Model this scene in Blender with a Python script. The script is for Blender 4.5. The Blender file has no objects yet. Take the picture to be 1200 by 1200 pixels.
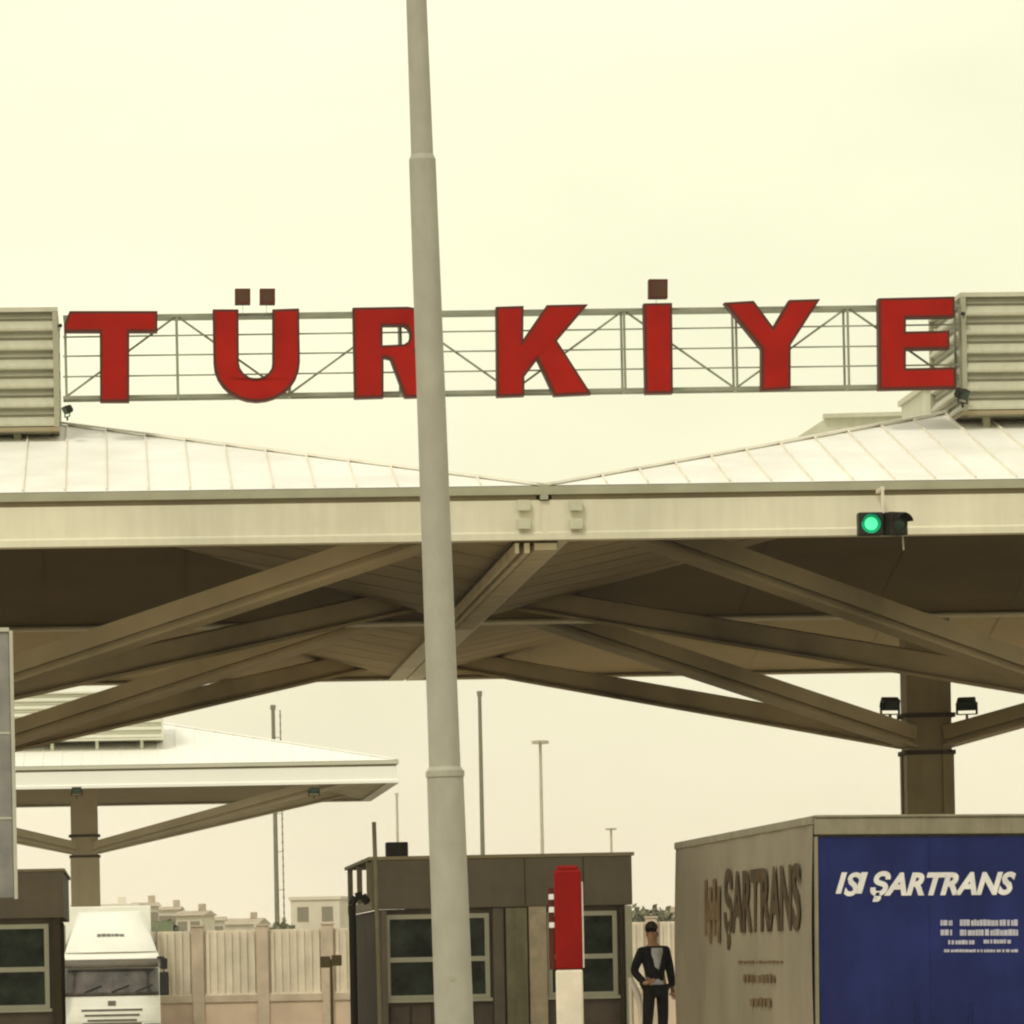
import bpy, bmesh, math, random
from mathutils import Vector, Matrix
from mathutils.geometry import tessellate_polygon
random.seed(7)
S = bpy.context.scene
C = S.collection

# ------------------------------------------------------------------ camera, sky, sun, exposure
F = 6400.0            # focal length in photo pixels (1200 wide)
YH = 1119.0           # level of the eye in the photo
CAMH = 2.5
ROLL = 0.02
cam_d = bpy.data.cameras.new('camera'); cam = bpy.data.objects.new('camera', cam_d); C.objects.link(cam)
cam.location = (0, 0, CAMH)
cam.rotation_euler = (Matrix.Rotation(math.radians(90), 4, 'X') @ Matrix.Rotation(-ROLL, 4, 'Z')).to_euler()
cam_d.sensor_width = 36; cam_d.lens = F/1200*36
cam_d.shift_y = (YH-600)/1200; cam_d.shift_x = -(ROLL*(YH-600))/1200
cam_d.clip_start = 0.5; cam_d.clip_end = 9000
S.camera = cam
S.view_settings.view_transform = 'Standard'; S.view_settings.look = 'None'
S.view_settings.gamma = 1; S.view_settings.exposure = 0
S.render.resolution_x = 1024; S.render.resolution_y = 1024
try: S.cycles.filter_width = 2.2
except Exception: pass

SUN_EL, SUN_AZ = math.radians(48), math.radians(205)     # high thin cloud, light from behind the camera's left
w = bpy.data.worlds.new('World'); S.world = w; w.use_nodes = True
nt = w.node_tree; nt.nodes.clear(); N = nt.nodes.new; L = nt.links.new
out = N('ShaderNodeOutputWorld'); bg = N('ShaderNodeBackground'); bg.inputs[1].default_value = 0.1
sky = N('ShaderNodeTexSky'); sky.sky_type = 'NISHITA'; sky.sun_disc = False
sky.sun_elevation = SUN_EL; sky.sun_rotation = SUN_AZ; sky.dust_density = 6; sky.air_density = 1.5
tc = N('ShaderNodeTexCoord'); sep = N('ShaderNodeSeparateXYZ'); L(tc.outputs['Generated'], sep.inputs[0])
ramp = N('ShaderNodeValToRGB'); L(sep.outputs[2], ramp.inputs[0])
cr = ramp.color_ramp; cr.elements[0].position = 0.0; cr.elements[0].color = (1.0, 0.88, 0.64, 1)
cr.elements[1].position = 1.0; cr.elements[1].color = (0.80, 0.76, 0.64, 1)
for p, c in ((0.03, (1.0, 0.92, 0.67)), (0.07, (0.97, 0.95, 0.67)), (0.17, (1.0, 1.0, 0.72)), (0.32, (0.90, 0.87, 0.70))):
    e = cr.elements.new(p); e.color = (*c, 1)
mp = N('ShaderNodeMapping'); mp.inputs['Scale'].default_value = (1, 1, 2.2); L(tc.outputs['Generated'], mp.inputs[0])
nz = N('ShaderNodeTexNoise'); nz.inputs['Scale'].default_value = 7.0; nz.inputs['Detail'].default_value = 5; L(mp.outputs[0], nz.inputs[0])
mr = N('ShaderNodeMapRange'); mr.inputs[1].default_value = 0.3; mr.inputs[2].default_value = 0.7
mr.inputs[3].default_value = 10.6; mr.inputs[4].default_value = 12.4; L(nz.outputs[0], mr.inputs[0])
mul = N('ShaderNodeVectorMath'); mul.operation = 'SCALE'; L(ramp.outputs[0], mul.inputs[0]); L(mr.outputs[0], mul.inputs[3])
mix = N('ShaderNodeMix'); mix.data_type = 'RGBA'; mix.inputs[0].default_value = 0.93
L(sky.outputs[0], mix.inputs[6]); L(mul.outputs[0], mix.inputs[7]); L(mix.outputs[2], bg.inputs[0]); L(bg.outputs[0], out.inputs[0])
sd = bpy.data.lights.new('sun', 'SUN'); sd.energy = 1.25; sd.angle = math.radians(14); sd.color = (1.0, 0.96, 0.84)
sun = bpy.data.objects.new('sun', sd); C.objects.link(sun)
d = Vector((math.sin(SUN_AZ)*math.cos(SUN_EL), math.cos(SUN_AZ)*math.cos(SUN_EL), math.sin(SUN_EL)))
sun.rotation_euler = (-d).to_track_quat('-Z', 'Y').to_euler()

# ------------------------------------------------------------------ measuring helpers
def ray(x, y):
    xp = x - ROLL*(y-600); yp = y + ROLL*(x-600)
    return Vector(((xp-600)/F, 1, (YH-yp)/F))
CAM = Vector((0, 0, CAMH))
def P(x, y, z): return CAM + ray(x, y)*z
A = math.radians(4.155)                                   # the lanes head a little to the left of the view
LANE = Vector((-math.sin(A), math.cos(A), 0)); TR = Vector((math.cos(A), math.sin(A), 0))
O = P(639, 631, 71.1); O.z = 0                            # foot of the seam between the two front canopies
def Q(x, y, dd):                                          # photo point on the cross plane dd metres behind the eaves -> (s, h)
    r = ray(x, y); t = (dd - (CAM-O).dot(LANE))/r.dot(LANE)
    p = CAM + r*t
    return (p-O).dot(TR), p.z
def G(s, dd, h=0): return O + TR*s + LANE*dd + Vector((0, 0, h))

# ------------------------------------------------------------------ materials
def mat(name, col, rough=0.6, var=0.12, scale=3.0, metal=0.0, bump=0.0, stretch=(1, 1, 1), spec=0.25, streak=0.0, c2=None):
    m = bpy.data.materials.new(name); m.use_nodes = True; t = m.node_tree; b = t.nodes['Principled BSDF']
    b.inputs['Roughness'].default_value = rough; b.inputs['Metallic'].default_value = metal
    b.inputs['Specular IOR Level'].default_value = spec
    tc = t.nodes.new('ShaderNodeTexCoord'); mp = t.nodes.new('ShaderNodeMapping'); mp.inputs['Scale'].default_value = stretch
    t.links.new(tc.outputs['Object'], mp.inputs[0])
    n = t.nodes.new('ShaderNodeTexNoise'); n.inputs['Scale'].default_value = scale; n.inputs['Detail'].default_value = 6
    n.inputs['Roughness'].default_value = 0.62
    t.links.new(mp.outputs[0], n.inputs[0])
    r = t.nodes.new('ShaderNodeValToRGB'); t.links.new(n.outputs[0], r.inputs[0])
    lo = [c*(1-var*1.6) for c in col]; hi = [min(1, c*(1+var)) for c in (c2 or col)]
    r.color_ramp.elements[0].position = 0.3; r.color_ramp.elements[0].color = (*lo, 1)
    r.color_ramp.elements[1].position = 0.7; r.color_ramp.elements[1].color = (*hi, 1)
    last = r.outputs[0]
    if streak:
        mp2 = t.nodes.new('ShaderNodeMapping'); mp2.inputs['Scale'].default_value = (7, 7, 0.5)
        t.links.new(tc.outputs['Object'], mp2.inputs[0])
        n2 = t.nodes.new('ShaderNodeTexNoise'); n2.inputs['Scale'].default_value = 1.3; n2.inputs['Detail'].default_value = 4
        t.links.new(mp2.outputs[0], n2.inputs[0])
        r2 = t.nodes.new('ShaderNodeValToRGB'); t.links.new(n2.outputs[0], r2.inputs[0])
        r2.color_ramp.elements[0].position = 0.38; r2.color_ramp.elements[0].color = (1-streak, 1-streak*1.1, 1-streak*1.3, 1)
        r2.color_ramp.elements[1].position = 0.6; r2.color_ramp.elements[1].color = (1, 1, 1, 1)
        mx = t.nodes.new('ShaderNodeMix'); mx.data_type = 'RGBA'; mx.blend_type = 'MULTIPLY'; mx.inputs[0].default_value = 1
        t.links.new(last, mx.inputs[6]); t.links.new(r2.outputs[0], mx.inputs[7]); last = mx.outputs[2]
    t.links.new(last, b.inputs['Base Color'])
    if bump:
        bp = t.nodes.new('ShaderNodeBump'); bp.inputs['Strength'].default_value = bump; bp.inputs['Distance'].default_value = 0.02
        t.links.new(n.outputs[0], bp.inputs['Height']); t.links.new(bp.outputs[0], b.inputs['Normal'])
    return m
def emit(name, col, s):
    m = mat(name, col); b = m.node_tree.nodes['Principled BSDF']
    b.inputs['Emission Color'].default_value = (*col, 1); b.inputs['Emission Strength'].default_value = s; return m
M = dict(
    soffitlit=mat('soffit_sheet_sidelit', (0.36, 0.29, 0.175), 0.7, 0.12, 0.4),
    tray=mat('gutter_tray', (0.62, 0.54, 0.38), 0.6, 0.15, 2),
    farlouvre=mat('hazed_louvre', (0.70, 0.69, 0.56), 0.6, 0.04, 1), farlouvreshade=mat('hazed_louvre_shade', (0.58, 0.57, 0.45), 0.6, 0.04, 1),
    farbeam=mat('hazed_beam', (0.70, 0.62, 0.46), 0.6, 0.08, 0.6), farcol=mat('hazed_column', (0.58, 0.50, 0.36), 0.6, 0.08, 0.6), farsoffit=mat('hazed_soffit', (0.52, 0.44, 0.30), 0.7, 0.1, 0.4), farroof=mat('hazed_roof', (0.95, 0.94, 0.86), 0.5, 0.02, 0.6),
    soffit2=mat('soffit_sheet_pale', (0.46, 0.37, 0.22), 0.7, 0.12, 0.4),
    louvreshade=mat('louvre_shade', (0.28, 0.27, 0.19), 0.6, 0.1, 2),
    plate=mat('splice_plate_metal', (0.56, 0.54, 0.40), 0.5, 0.06, 4),
    cabglass=mat('cab_glass', (0.10, 0.085, 0.075), 0.15, 0.4, 2, spec=0.6),
    rseam=mat('roof_seam', (0.84, 0.80, 0.68), 0.5, 0.08, 2),
    roof=mat('roof_sheet', (0.91, 0.89, 0.78), 0.45, 0.07, 0.7, c2=(0.93, 0.93, 0.86)),
    fascia=mat('fascia_paint', (0.72, 0.68, 0.52), 0.5, 0.10, 0.4, streak=0.05),
    gutter=mat('gutter_metal', (0.38, 0.37, 0.26), 0.5, 0.08, 2),
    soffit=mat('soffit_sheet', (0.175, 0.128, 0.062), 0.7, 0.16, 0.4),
    beam=mat('beam_paint', (0.56, 0.47, 0.31), 0.55, 0.55, 0.07, 0.45),
    column=mat('column_paint', (0.34, 0.28, 0.17), 0.6, 0.14, 0.8, streak=0.06),
    seamd=mat('seam_dark', (0.06, 0.045, 0.025), 0.8),
    louvre=mat('louvre_sheet', (0.52, 0.51, 0.39), 0.5, 0.05, 1.5, streak=0.08),
    rail=mat('truss_paint', (0.27, 0.28, 0.20), 0.5, 0.1, 3),
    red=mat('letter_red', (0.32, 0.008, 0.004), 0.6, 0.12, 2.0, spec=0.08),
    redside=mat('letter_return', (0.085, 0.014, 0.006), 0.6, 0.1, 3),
    dot=mat('letter_dot', (0.075, 0.035, 0.014), 0.6, 0.1, 3),
    pole=mat('galvanised_pole', (0.42, 0.40, 0.32), 0.55, 0.07, 9, stretch=(1, 1, 0.6), bump=0.15),
    black=mat('black_housing', (0.018, 0.016, 0.012), 0.5),
    lensoff=mat('dark_lens', (0.03, 0.06, 0.045), 0.15),
    green=emit('green_lamp', (0.10, 1.0, 0.42), 0.95),
    greenglow=emit('green_rim_glow', (0.0, 0.30, 0.13), 0.7),
    brown=mat('booth_cladding', (0.175, 0.145, 0.105), 0.6, 0.12, 1.5, streak=0.05),
    brown2=mat('booth_lower', (0.14, 0.11, 0.085), 0.7, 0.2, 1.5, streak=0.08),
    booth_side=mat('booth_cream_panel', (0.5, 0.44, 0.30), 0.6, 0.1, 2),
    frame=mat('window_frame', (0.50, 0.49, 0.38), 0.4, 0.05, 3),
    glass=mat('dark_glass', (0.012, 0.016, 0.012), 0.12, 0.5, 2.5, spec=0.12, c2=(0.035, 0.045, 0.035)),  # lighter mottling paints dim reflections and interior into the glass
    greygreen=mat('greygreen_post', (0.24, 0.225, 0.14), 0.6, 0.15, 4, streak=0.2),
    tan=mat('tan_panel', (0.56, 0.46, 0.33), 0.7, 0.15, 5),
    cream=mat('cream_paint', (0.80, 0.72, 0.58), 0.5, 0.08, 4),
    white=mat('white_paint', (0.80, 0.79, 0.70), 0.35, 0.04, 2),
    boomred=mat('boom_red', (0.26, 0.006, 0.004), 0.5, 0.1, 3, spec=0.08),
    concrete=mat('concrete', (0.50, 0.43, 0.31), 0.85, 0.15, 1.5, bump=0.3),
    asphalt=mat('asphalt', (0.24, 0.21, 0.155), 0.9, 0.2, 0.8, bump=0.2),
    earth=mat('earth', (0.30, 0.26, 0.18), 0.95, 0.25, 0.05),
    side=mat('tarpaulin_grey', (0.28, 0.24, 0.17), 0.6, 0.14, 0.5, bump=0.25),
    sideink=mat('tarpaulin_print', (0.075, 0.045, 0.018), 0.7, 0.3, 3),
    sideink2=mat('tarpaulin_print_brown', (0.16, 0.10, 0.045), 0.7, 0.3, 3),
    tframe=mat('trailer_frame', (0.28, 0.25, 0.17), 0.5, 0.12, 3, streak=0.15),
    blue=mat('blue_door', (0.018, 0.026, 0.125), 0.6, 0.22, 1.0, streak=0.08, spec=0.08),
    print=mat('white_print', (0.80, 0.77, 0.74), 0.5, 0.12, 6),
    print2=mat('faded_print', (0.50, 0.48, 0.56), 0.5, 0.1, 6),
    rubber=mat('rubber', (0.02, 0.02, 0.018), 0.8),
    cabwhite=mat('cab_white', (0.90, 0.89, 0.79), 0.3, 0.04, 1.5),
    cabgrey=mat('cab_grey', (0.15, 0.13, 0.10), 0.5),
    tgreen=mat('pale_green_box', (0.42, 0.50, 0.32), 0.6, 0.1, 1.5),
    fence=mat('fence_cream', (0.74, 0.66, 0.52), 0.8, 0.12, 1.0, streak=0.1),
    fpost=mat('fence_post', (0.54, 0.44, 0.33), 0.8, 0.15, 1.5),
    wallpink=mat('low_wall', (0.64, 0.49, 0.36), 0.85, 0.12, 0.7),
    masthaze=mat('mast_hazed', (0.50, 0.47, 0.35), 0.6, 0.1, 1),
    mast=mat('mast_steel', (0.20, 0.19, 0.13), 0.6, 0.1, 1),
    panel=mat('grey_panel', (0.27, 0.26, 0.235), 0.6, 0.15, 3, streak=0.1),
    skin=mat('skin', (0.40, 0.22, 0.13), 0.6, 0.05), hair=mat('hair', (0.03, 0.02, 0.012), 0.8),
    jacket=mat('dark_cloth', (0.012, 0.010, 0.012), 0.95, spec=0.05), trousers=mat('trouser_cloth', (0.014, 0.012, 0.012), 0.95, spec=0.05),
    shirt=mat('white_shirt', (0.85, 0.83, 0.86), 0.8), leaf=mat('leaves', (0.17, 0.17, 0.10), 0.8, 0.3, 1.0),
    bark=mat('bark', (0.12, 0.09, 0.06), 0.9),
    house=mat('house_render', (0.68, 0.62, 0.50), 0.9, 0.1, 0.3), house2=mat('house_render_pale', (0.78, 0.74, 0.62), 0.9, 0.1, 0.3),
    tile=mat('roof_tile', (0.50, 0.42, 0.31), 0.9, 0.2, 0.8), wpane=mat('far_window', (0.25, 0.22, 0.16), 0.3),
)

# ------------------------------------------------------------------ mesh helpers
def obj(name, bm, m, parent=None, smooth=False):
    me = bpy.data.meshes.new(name); bmesh.ops.recalc_face_normals(bm, faces=bm.faces[:]); bm.to_mesh(me); bm.free()
    for k in (m if isinstance(m, (list, tuple)) else [m]): me.materials.append(k)
    if smooth:
        for p in me.polygons: p.use_smooth = True
    o = bpy.data.objects.new(name, me); C.objects.link(o)
    if parent: o.parent = parent
    return o
def tag(o, label=None, cat=None, group=None, kind=None):
    if label: o['label'] = label
    if cat: o['category'] = cat
    if group: o['group'] = group
    if kind: o['kind'] = kind
    return o
def thing(name, loc, rz, label, cat, group=None):
    o = bpy.data.objects.new(name, None); C.objects.link(o); o.location = loc; o.rotation_euler = (0, 0, rz)
    o.empty_display_size = 0.3
    return tag(o, label, cat, group)
def NB(): return bmesh.new()
def box(bm, x0, x1, y0, y1, z0, z1, mi=0, bev=0.0):
    b = bm if not bev else bmesh.new()
    vs = [b.verts.new((x, y, z)) for z in (z0, z1) for y in (y0, y1) for x in (x0, x1)]
    fs = []
    for f in ((0, 1, 3, 2), (4, 6, 7, 5), (0, 4, 5, 1), (1, 5, 7, 3), (3, 7, 6, 2), (2, 6, 4, 0)):
        fs.append(b.faces.new([vs[i] for i in f])); fs[-1].material_index = mi
    if bev:
        bmesh.ops.bevel(b, geom=b.edges[:], offset=bev, segments=2, affect='EDGES', profile=0.6)
        for f in b.faces: f.material_index = mi
        tmp = bpy.data.meshes.new('t'); b.to_mesh(tmp); b.free(); bm.from_mesh(tmp); bpy.data.meshes.remove(tmp)
    return fs
def bar(bm, a, b, wd, ht, mi=0, up=Vector((0, 0, 1))):
    a = Vector(a); b = Vector(b); dr = (b-a).normalized(); sx = dr.cross(up)
    if sx.length < 1e-4: sx = dr.cross(Vector((1, 0, 0)))
    sx.normalize(); u = sx.cross(dr).normalized()
    r = [[bm.verts.new(p + sx*i*wd/2 + u*j*ht/2) for i, j in ((-1, -1), (1, -1), (1, 1), (-1, 1))] for p in (a, b)]
    for i in range(4): bm.faces.new((r[0][i], r[0][(i+1) % 4], r[1][(i+1) % 4], r[1][i])).material_index = mi
    bm.faces.new(r[0][::-1]).material_index = mi; bm.faces.new(r[1]).material_index = mi
def tube(bm, a, b, r0, r1=None, n=12, mi=0, cap=True):
    a = Vector(a); b = Vector(b); r1 = r0 if r1 is None else r1; dr = (b-a).normalized()
    sx = dr.orthogonal().normalized(); u = dr.cross(sx)
    rr = [[bm.verts.new(p + (sx*math.cos(2*math.pi*i/n) + u*math.sin(2*math.pi*i/n))*r) for i in range(n)] for p, r in ((a, r0), (b, r1))]
    for i in range(n): bm.faces.new((rr[0][i], rr[0][(i+1) % n], rr[1][(i+1) % n], rr[1][i])).material_index = mi
    if cap: bm.faces.new(rr[0][::-1]).material_index = mi; bm.faces.new(rr[1]).material_index = mi
def rings(bm, prof, hx, hy, closed=True, mi=0, cx=0, cy=0, idx=None):
    rs = [[bm.verts.new((cx+sx*(hx+o), cy+sy*(hy+o), z)) for sx, sy in ((-1, -1), (1, -1), (1, 1), (-1, 1))] for o, z in prof]
    n = len(rs)
    for k in range(n if closed else n-1):
        a, b = rs[k], rs[(k+1) % n]
        for i in range(4):
            f = bm.faces.new((a[i], a[(i+1) % 4], b[(i+1) % 4], b[i])); f.material_index = idx[k] if idx else mi
    return rs
def lathe(bm, prof, c=(0, 0, 0), n=20, mi=0):
    rs = [[bm.verts.new((c[0]+r*math.cos(2*math.pi*i/n), c[1]+r*math.sin(2*math.pi*i/n), c[2]+z)) for i in range(n)] for r, z in prof]
    for a, b in zip(rs, rs[1:]):
        for i in range(n): bm.faces.new((a[i], a[(i+1) % n], b[(i+1) % n], b[i])).material_index = mi
def flat_poly(bm, loops, y0, y1, inset=0.0, mi_front=0, mi_side=1):
    """letter outline in (x, z); y0 is the front, y1 the back"""
    l3 = [[Vector((x, z, 0)) for x, z in lp] for lp in loops]
    tris = tessellate_polygon(l3); flat = [v for lp in l3 for v in lp]
    fv = [bm.verts.new((v.x, y0, v.y)) for v in flat]; bv = [bm.verts.new((v.x, y1, v.y)) for v in flat]
    front = []
    for t in tris:
        front.append(bm.faces.new([fv[i] for i in t])); front[-1].material_index = mi_front
        bm.faces.new([bv[i] for i in t[::-1]]).material_index = mi_side
    k = 0
    for lp in l3:
        n = len(lp)
        for i in range(n):
            a, b = k+i, k+(i+1) % n
            bm.faces.new((fv[a], fv[b], bv[b], bv[a])).material_index = mi_side
        k += n
    if inset:
        bmesh.ops.recalc_face_normals(bm, faces=bm.faces[:])
        r = bmesh.ops.inset_region(bm, faces=front, thickness=inset, use_even_offset=True)
        for f in r['faces']: f.material_index = mi_side
def text_bm(s, size, shear=0.0, off=0.0, ext=0.004, sx=1.0, align='LEFT', space=1.0):
    cu = bpy.data.curves.new('txt', 'FONT'); cu.body = s; cu.size = size; cu.shear = shear; cu.offset = off; cu.extrude = ext
    cu.align_x = align; cu.space_character = space; cu.resolution_u = 3
    o = bpy.data.objects.new('txt', cu); C.objects.link(o)
    dg = bpy.context.evaluated_depsgraph_get(); me = bpy.data.meshes.new_from_object(o.evaluated_get(dg))
    bm = bmesh.new(); bm.from_mesh(me); bpy.data.objects.remove(o); bpy.data.curves.remove(cu); bpy.data.meshes.remove(me)
    xs = [v.co.x for v in bm.verts]; ys = [v.co.y for v in bm.verts]
    return bm, (min(xs), max(xs), min(ys), max(ys))
def text_fit(s, x0, x1, z0, z1, y, shear=0.0, bold=0.0, depth=0.006, mirror=False):
    """text mesh filling x0..x1, z0..z1 on the plane y, readable from -y"""
    bm, (a, b, c, dd) = text_bm(s, 1.0, shear, bold, 0.5)
    for v in bm.verts:
        u = (v.co.x-a)/(b-a); t = (v.co.y-c)/(dd-c)
        v.co = Vector((x0+(x1-x0)*u, y - depth/2 - v.co.z*depth, z0+(z1-z0)*t))
    return bm
def copy_tree(o, parent=None):
    c = o.copy(); C.objects.link(c); c.parent = parent
    for ch in list(o.children): copy_tree(ch, c)
    return c

# ------------------------------------------------------------------ ground
bm = NB(); box(bm, -4000, 4000, -500, 7500, -0.6, 0); tag(obj('ground', bm, M['earth']), kind='structure')
bm = NB(); box(bm, -60, 60, -30, 300, 0.004-0.1, 0.004); o = obj('road', bm, M['asphalt']); o.rotation_euler.z = A; tag(o, kind='structure')
bm = NB(); box(bm, -40, 40, 60, 125, 0.008-0.1, 0.008); o = obj('concrete_apron', bm, M['concrete']); o.rotation_euler.z = A; tag(o, kind='structure')

# ------------------------------------------------------------------ canopies
W = 17.85
ZB, ZT, APEX = 7.90, 8.60, 10.72
def make_canopy(loc, label, sc=1.0):
    t = thing('umbrella_canopy', loc, A, label, 'canopy', 'square roofs of the border gate')
    H = W/2 - 0.03
    bm = NB()      # column: square core with four proud corner strips and a collar
    box(bm, -0.40, 0.40, -0.40, 0.40, 0, 7.0)
    for sx in (-1, 1):
        for sy in (-1, 1): box(bm, min(sx*0.23, sx*0.43), max(sx*0.23, sx*0.43), min(sy*0.23, sy*0.43), max(sy*0.23, sy*0.43), 0, 5.95)
    box(bm, -0.40, 0.40, -0.40, 0.40, 7.0, 9.4)
    col = obj('column', bm, M['column'], t)
    bm = NB(); rings(bm, [(0, 6.62), (0.035, 6.62), (0.035, 6.70), (0, 6.70)], 0.43, 0.43); obj('collar', bm, M['seamd'], col); bm = NB(); rings(bm, [(0, 5.95), (0.03, 5.95), (0.03, 6.03), (0, 6.03)], 0.43, 0.43)
    obj('collar', bm, M['seamd'], col)
    for sx in (-1, 1):
        for sy in (-1, 1):
            bm = NB()
            a = Vector((sx*0.35, sy*0.35, 6.28)); b = Vector((sx*(H-0.25), sy*(H-0.25), 8.42))
            bar(bm, a+Vector((0, 0, .06)), b+Vector((0, 0, .06)), 0.32, 0.25)
            bar(bm, a-Vector((0, 0, .175)), b-Vector((0, 0, .175)), 0.34, 0.05)
            bar(bm, a-Vector((0, 0, .11)), b-Vector((0, 0, .11)), 0.12, 0.09)
            obj('arm', bm, M['beam'], t)
    bm = NB()
    prof = [(-0.06, ZT), (0.012, ZT), (0.012, ZT-0.11), (-0.07, ZT-0.115), (-0.07, ZT-0.17), (-0.035, ZT-0.18), (-0.03, ZB+0.11), (0.012, ZB+0.085), (0.012, ZB), (-0.30, ZB), (-0.30, ZB+0.03), (-0.20, ZB+0.05), (-0.20, ZT-0.02)]
    rings(bm, prof, H, H, idx=[1, 1, 1, 2, 2, 0, 0, 0, 0, 0, 0, 0, 1])
    obj('fascia', bm, [M['fascia'], M['gutter'], M['column']], t)  # recess faces take the dark column colour, painting in the shadow line
    bm = NB()      # soffit follows the roof pitch
    vs = [bm.verts.new((sx*(H-0.2), sy*(H-0.2), ZB+0.06)) for sx, sy in ((-1, -1), (1, -1), (1, 1), (-1, 1))]; ap = bm.verts.new((0, 0, 9.75))
    v2 = [bm.verts.new((sx*(H-0.2), sy*(H-0.2), ZB+0.16)) for sx, sy in ((-1, -1), (1, -1), (1, 1), (-1, 1))]; a2 = bm.verts.new((0, 0, 9.85))
    for i in range(4): bm.faces.new((vs[i], vs[(i+1) % 4], ap)).material_index = i % 2; bm.faces.new((v2[i], v2[(i+1) % 4], a2)); bm.faces.new((vs[i], vs[(i+1) % 4], v2[(i+1) % 4], v2[i]))  # side slopes get a paler colour with the sidelight painted in
    # fine sheet joints of the soffit
    def slope_pt(k, u, dist, z0, z1):
        c, s_ = [(0, -1), (1, 0), (0, 1), (-1, 0)][k]; tx, ty = -s_, c
        r = H - dist; z = z0+(z1-z0)*dist/H
        return Vector((c*r+tx*u, s_*r+ty*u, z))
    for k in range(4):
        n = int(H/2.2)
        for i in range(-n, n+1):
            u = i*2.2; Lg = H-abs(u)
            if Lg > 0.8: bar(bm, slope_pt(k, u, 0.3, ZB+0.02, 9.71), slope_pt(k, u, Lg, ZB+0.02, 9.71), 0.02, 0.008)
    obj('soffit', bm, [M['soffit'], M['soffitlit']], t)
    bm = NB()
    vs = [bm.verts.new((sx*(H-0.02), sy*(H-0.02), ZT+0.01)) for sx, sy in ((-1, -1), (1, -1), (1, 1), (-1, 1))]; ap = bm.verts.new((0, 0, APEX))
    for i in range(4): bm.faces.new((vs[i], vs[(i+1) % 4], ap))
    for k in range(4):
        n = int(H/0.54)
        for i in range(-n, n+1):
            u = i*0.54; Lg = H-abs(u)
            if Lg > 0.3: bar(bm, slope_pt(k, u, 0.05, ZT+0.02, APEX+0.01), slope_pt(k, u, Lg, ZT+0.02, APEX+0.01), 0.02, 0.05, 1)
    for sx, sy in ((-1, -1), (1, -1), (1, 1), (-1, 1)): bar(bm, (sx*(H-.02), sy*(H-.02), ZT+0.03), (0, 0, APEX+0.03), 0.14, 0.03, 1)
    obj('roof', bm, [M['roof'], M['rseam']], t)
    t.scale = (sc, sc, 1 if sc == 1 else sc)
    return t
can = {}
base = make_canopy(G(W/2, W/2), 'near right square canopy roof below the red letters K to E, green signal before it', )
can['FR'] = base
for key, (s, dd), lab in (('FL', (-W/2, W/2), 'near left square canopy roof under the red letters T and Ü'),
                          ('BR', (W/2, 1.5*W), 'rear right canopy on the brown column standing behind the blue trailer'),
                          ('BL', (-W/2, 1.5*W), 'rear left canopy with dark arms crossing above the far canopy')):
    c = copy_tree(base); c.location = G(s, dd); c['label'] = lab; can[key] = c
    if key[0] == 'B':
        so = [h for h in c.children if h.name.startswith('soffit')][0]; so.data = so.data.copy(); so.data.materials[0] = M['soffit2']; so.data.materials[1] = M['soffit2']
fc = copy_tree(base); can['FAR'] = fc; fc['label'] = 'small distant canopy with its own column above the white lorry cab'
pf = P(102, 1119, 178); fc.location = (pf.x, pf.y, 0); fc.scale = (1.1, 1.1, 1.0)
for ch in fc.children:  # paler copies, with the haze of distance painted into the colours
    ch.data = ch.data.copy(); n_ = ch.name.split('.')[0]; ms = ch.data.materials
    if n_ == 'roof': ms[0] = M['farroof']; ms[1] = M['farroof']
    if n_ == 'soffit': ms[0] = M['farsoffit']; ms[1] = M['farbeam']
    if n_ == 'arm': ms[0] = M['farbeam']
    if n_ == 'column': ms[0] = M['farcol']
    if n_ == 'fascia': ms[0] = M['farroof']; ms[1] = M['farlouvreshade']

# valley gutter under the seam between the two near canopies, splice plates on the fascia
fr = can['FR']
bm = NB()
x0 = -W/2
x0 -= 0.06
for s_, wd in ((-0.30, 0.05), (-0.17, 0.07)): box(bm, x0+s_-wd/2, x0+s_+wd/2, -W/2+0.15, W/2-0.3, ZB-0.16, ZB-0.03)
box(bm, x0-0.36, x0+0.24, -W/2+0.25, W/2-0.3, ZB-0.028, ZB-0.002, mi=1)
y = -W/2+0.2
while y < W/2-0.5:
    box(bm, x0-0.07, x0+0.22, y, y+0.20, ZB-0.12, ZB-0.03); y += 0.27
obj('valley_gutter', bm, [M['tray'], M['seamd']], fr)
for px_ in (614, 675):
    s0, h0 = Q(px_, 604, 0)
    bm = NB()
    for dz in (-0.11, 0.13):
        box(bm, s0-W/2-0.085, s0-W/2+0.085, -W/2-0.045, -W/2+0.02, h0+dz-0.07, h0+dz+0.07, bev=0.008)
        obj('splice_plate', bm, M['plate'], fr if s0 > 0 else can['FL']); bm = NB()
    bm.free()
for o in list(can['FL'].children):
    if o.name.startswith('splice_plate'):
        for v in o.data.vertices: v.co.x += W

bm = NB(); box(bm, -W/2-0.10, -W/2+0.07, -W/2+0.072, -W/2+0.24, ZB+0.07, ZT-0.19); obj('joint_cover', bm, M['fascia'], fr)
bm = NB(); box(bm, -W/2-0.055, -W/2+0.05, -W/2+0.022, -W/2+0.2, ZT-0.175, ZT+0.02); obj('gutter_joint', bm, M['gutter'], fr)
bm = NB(); box(bm, -W/2-0.075, -W/2+0.06, -W/2+0.03, -W/2+0.2, ZB+0.003, ZB+0.08); obj('flange_joint', bm, M['fascia'], fr)

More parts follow.
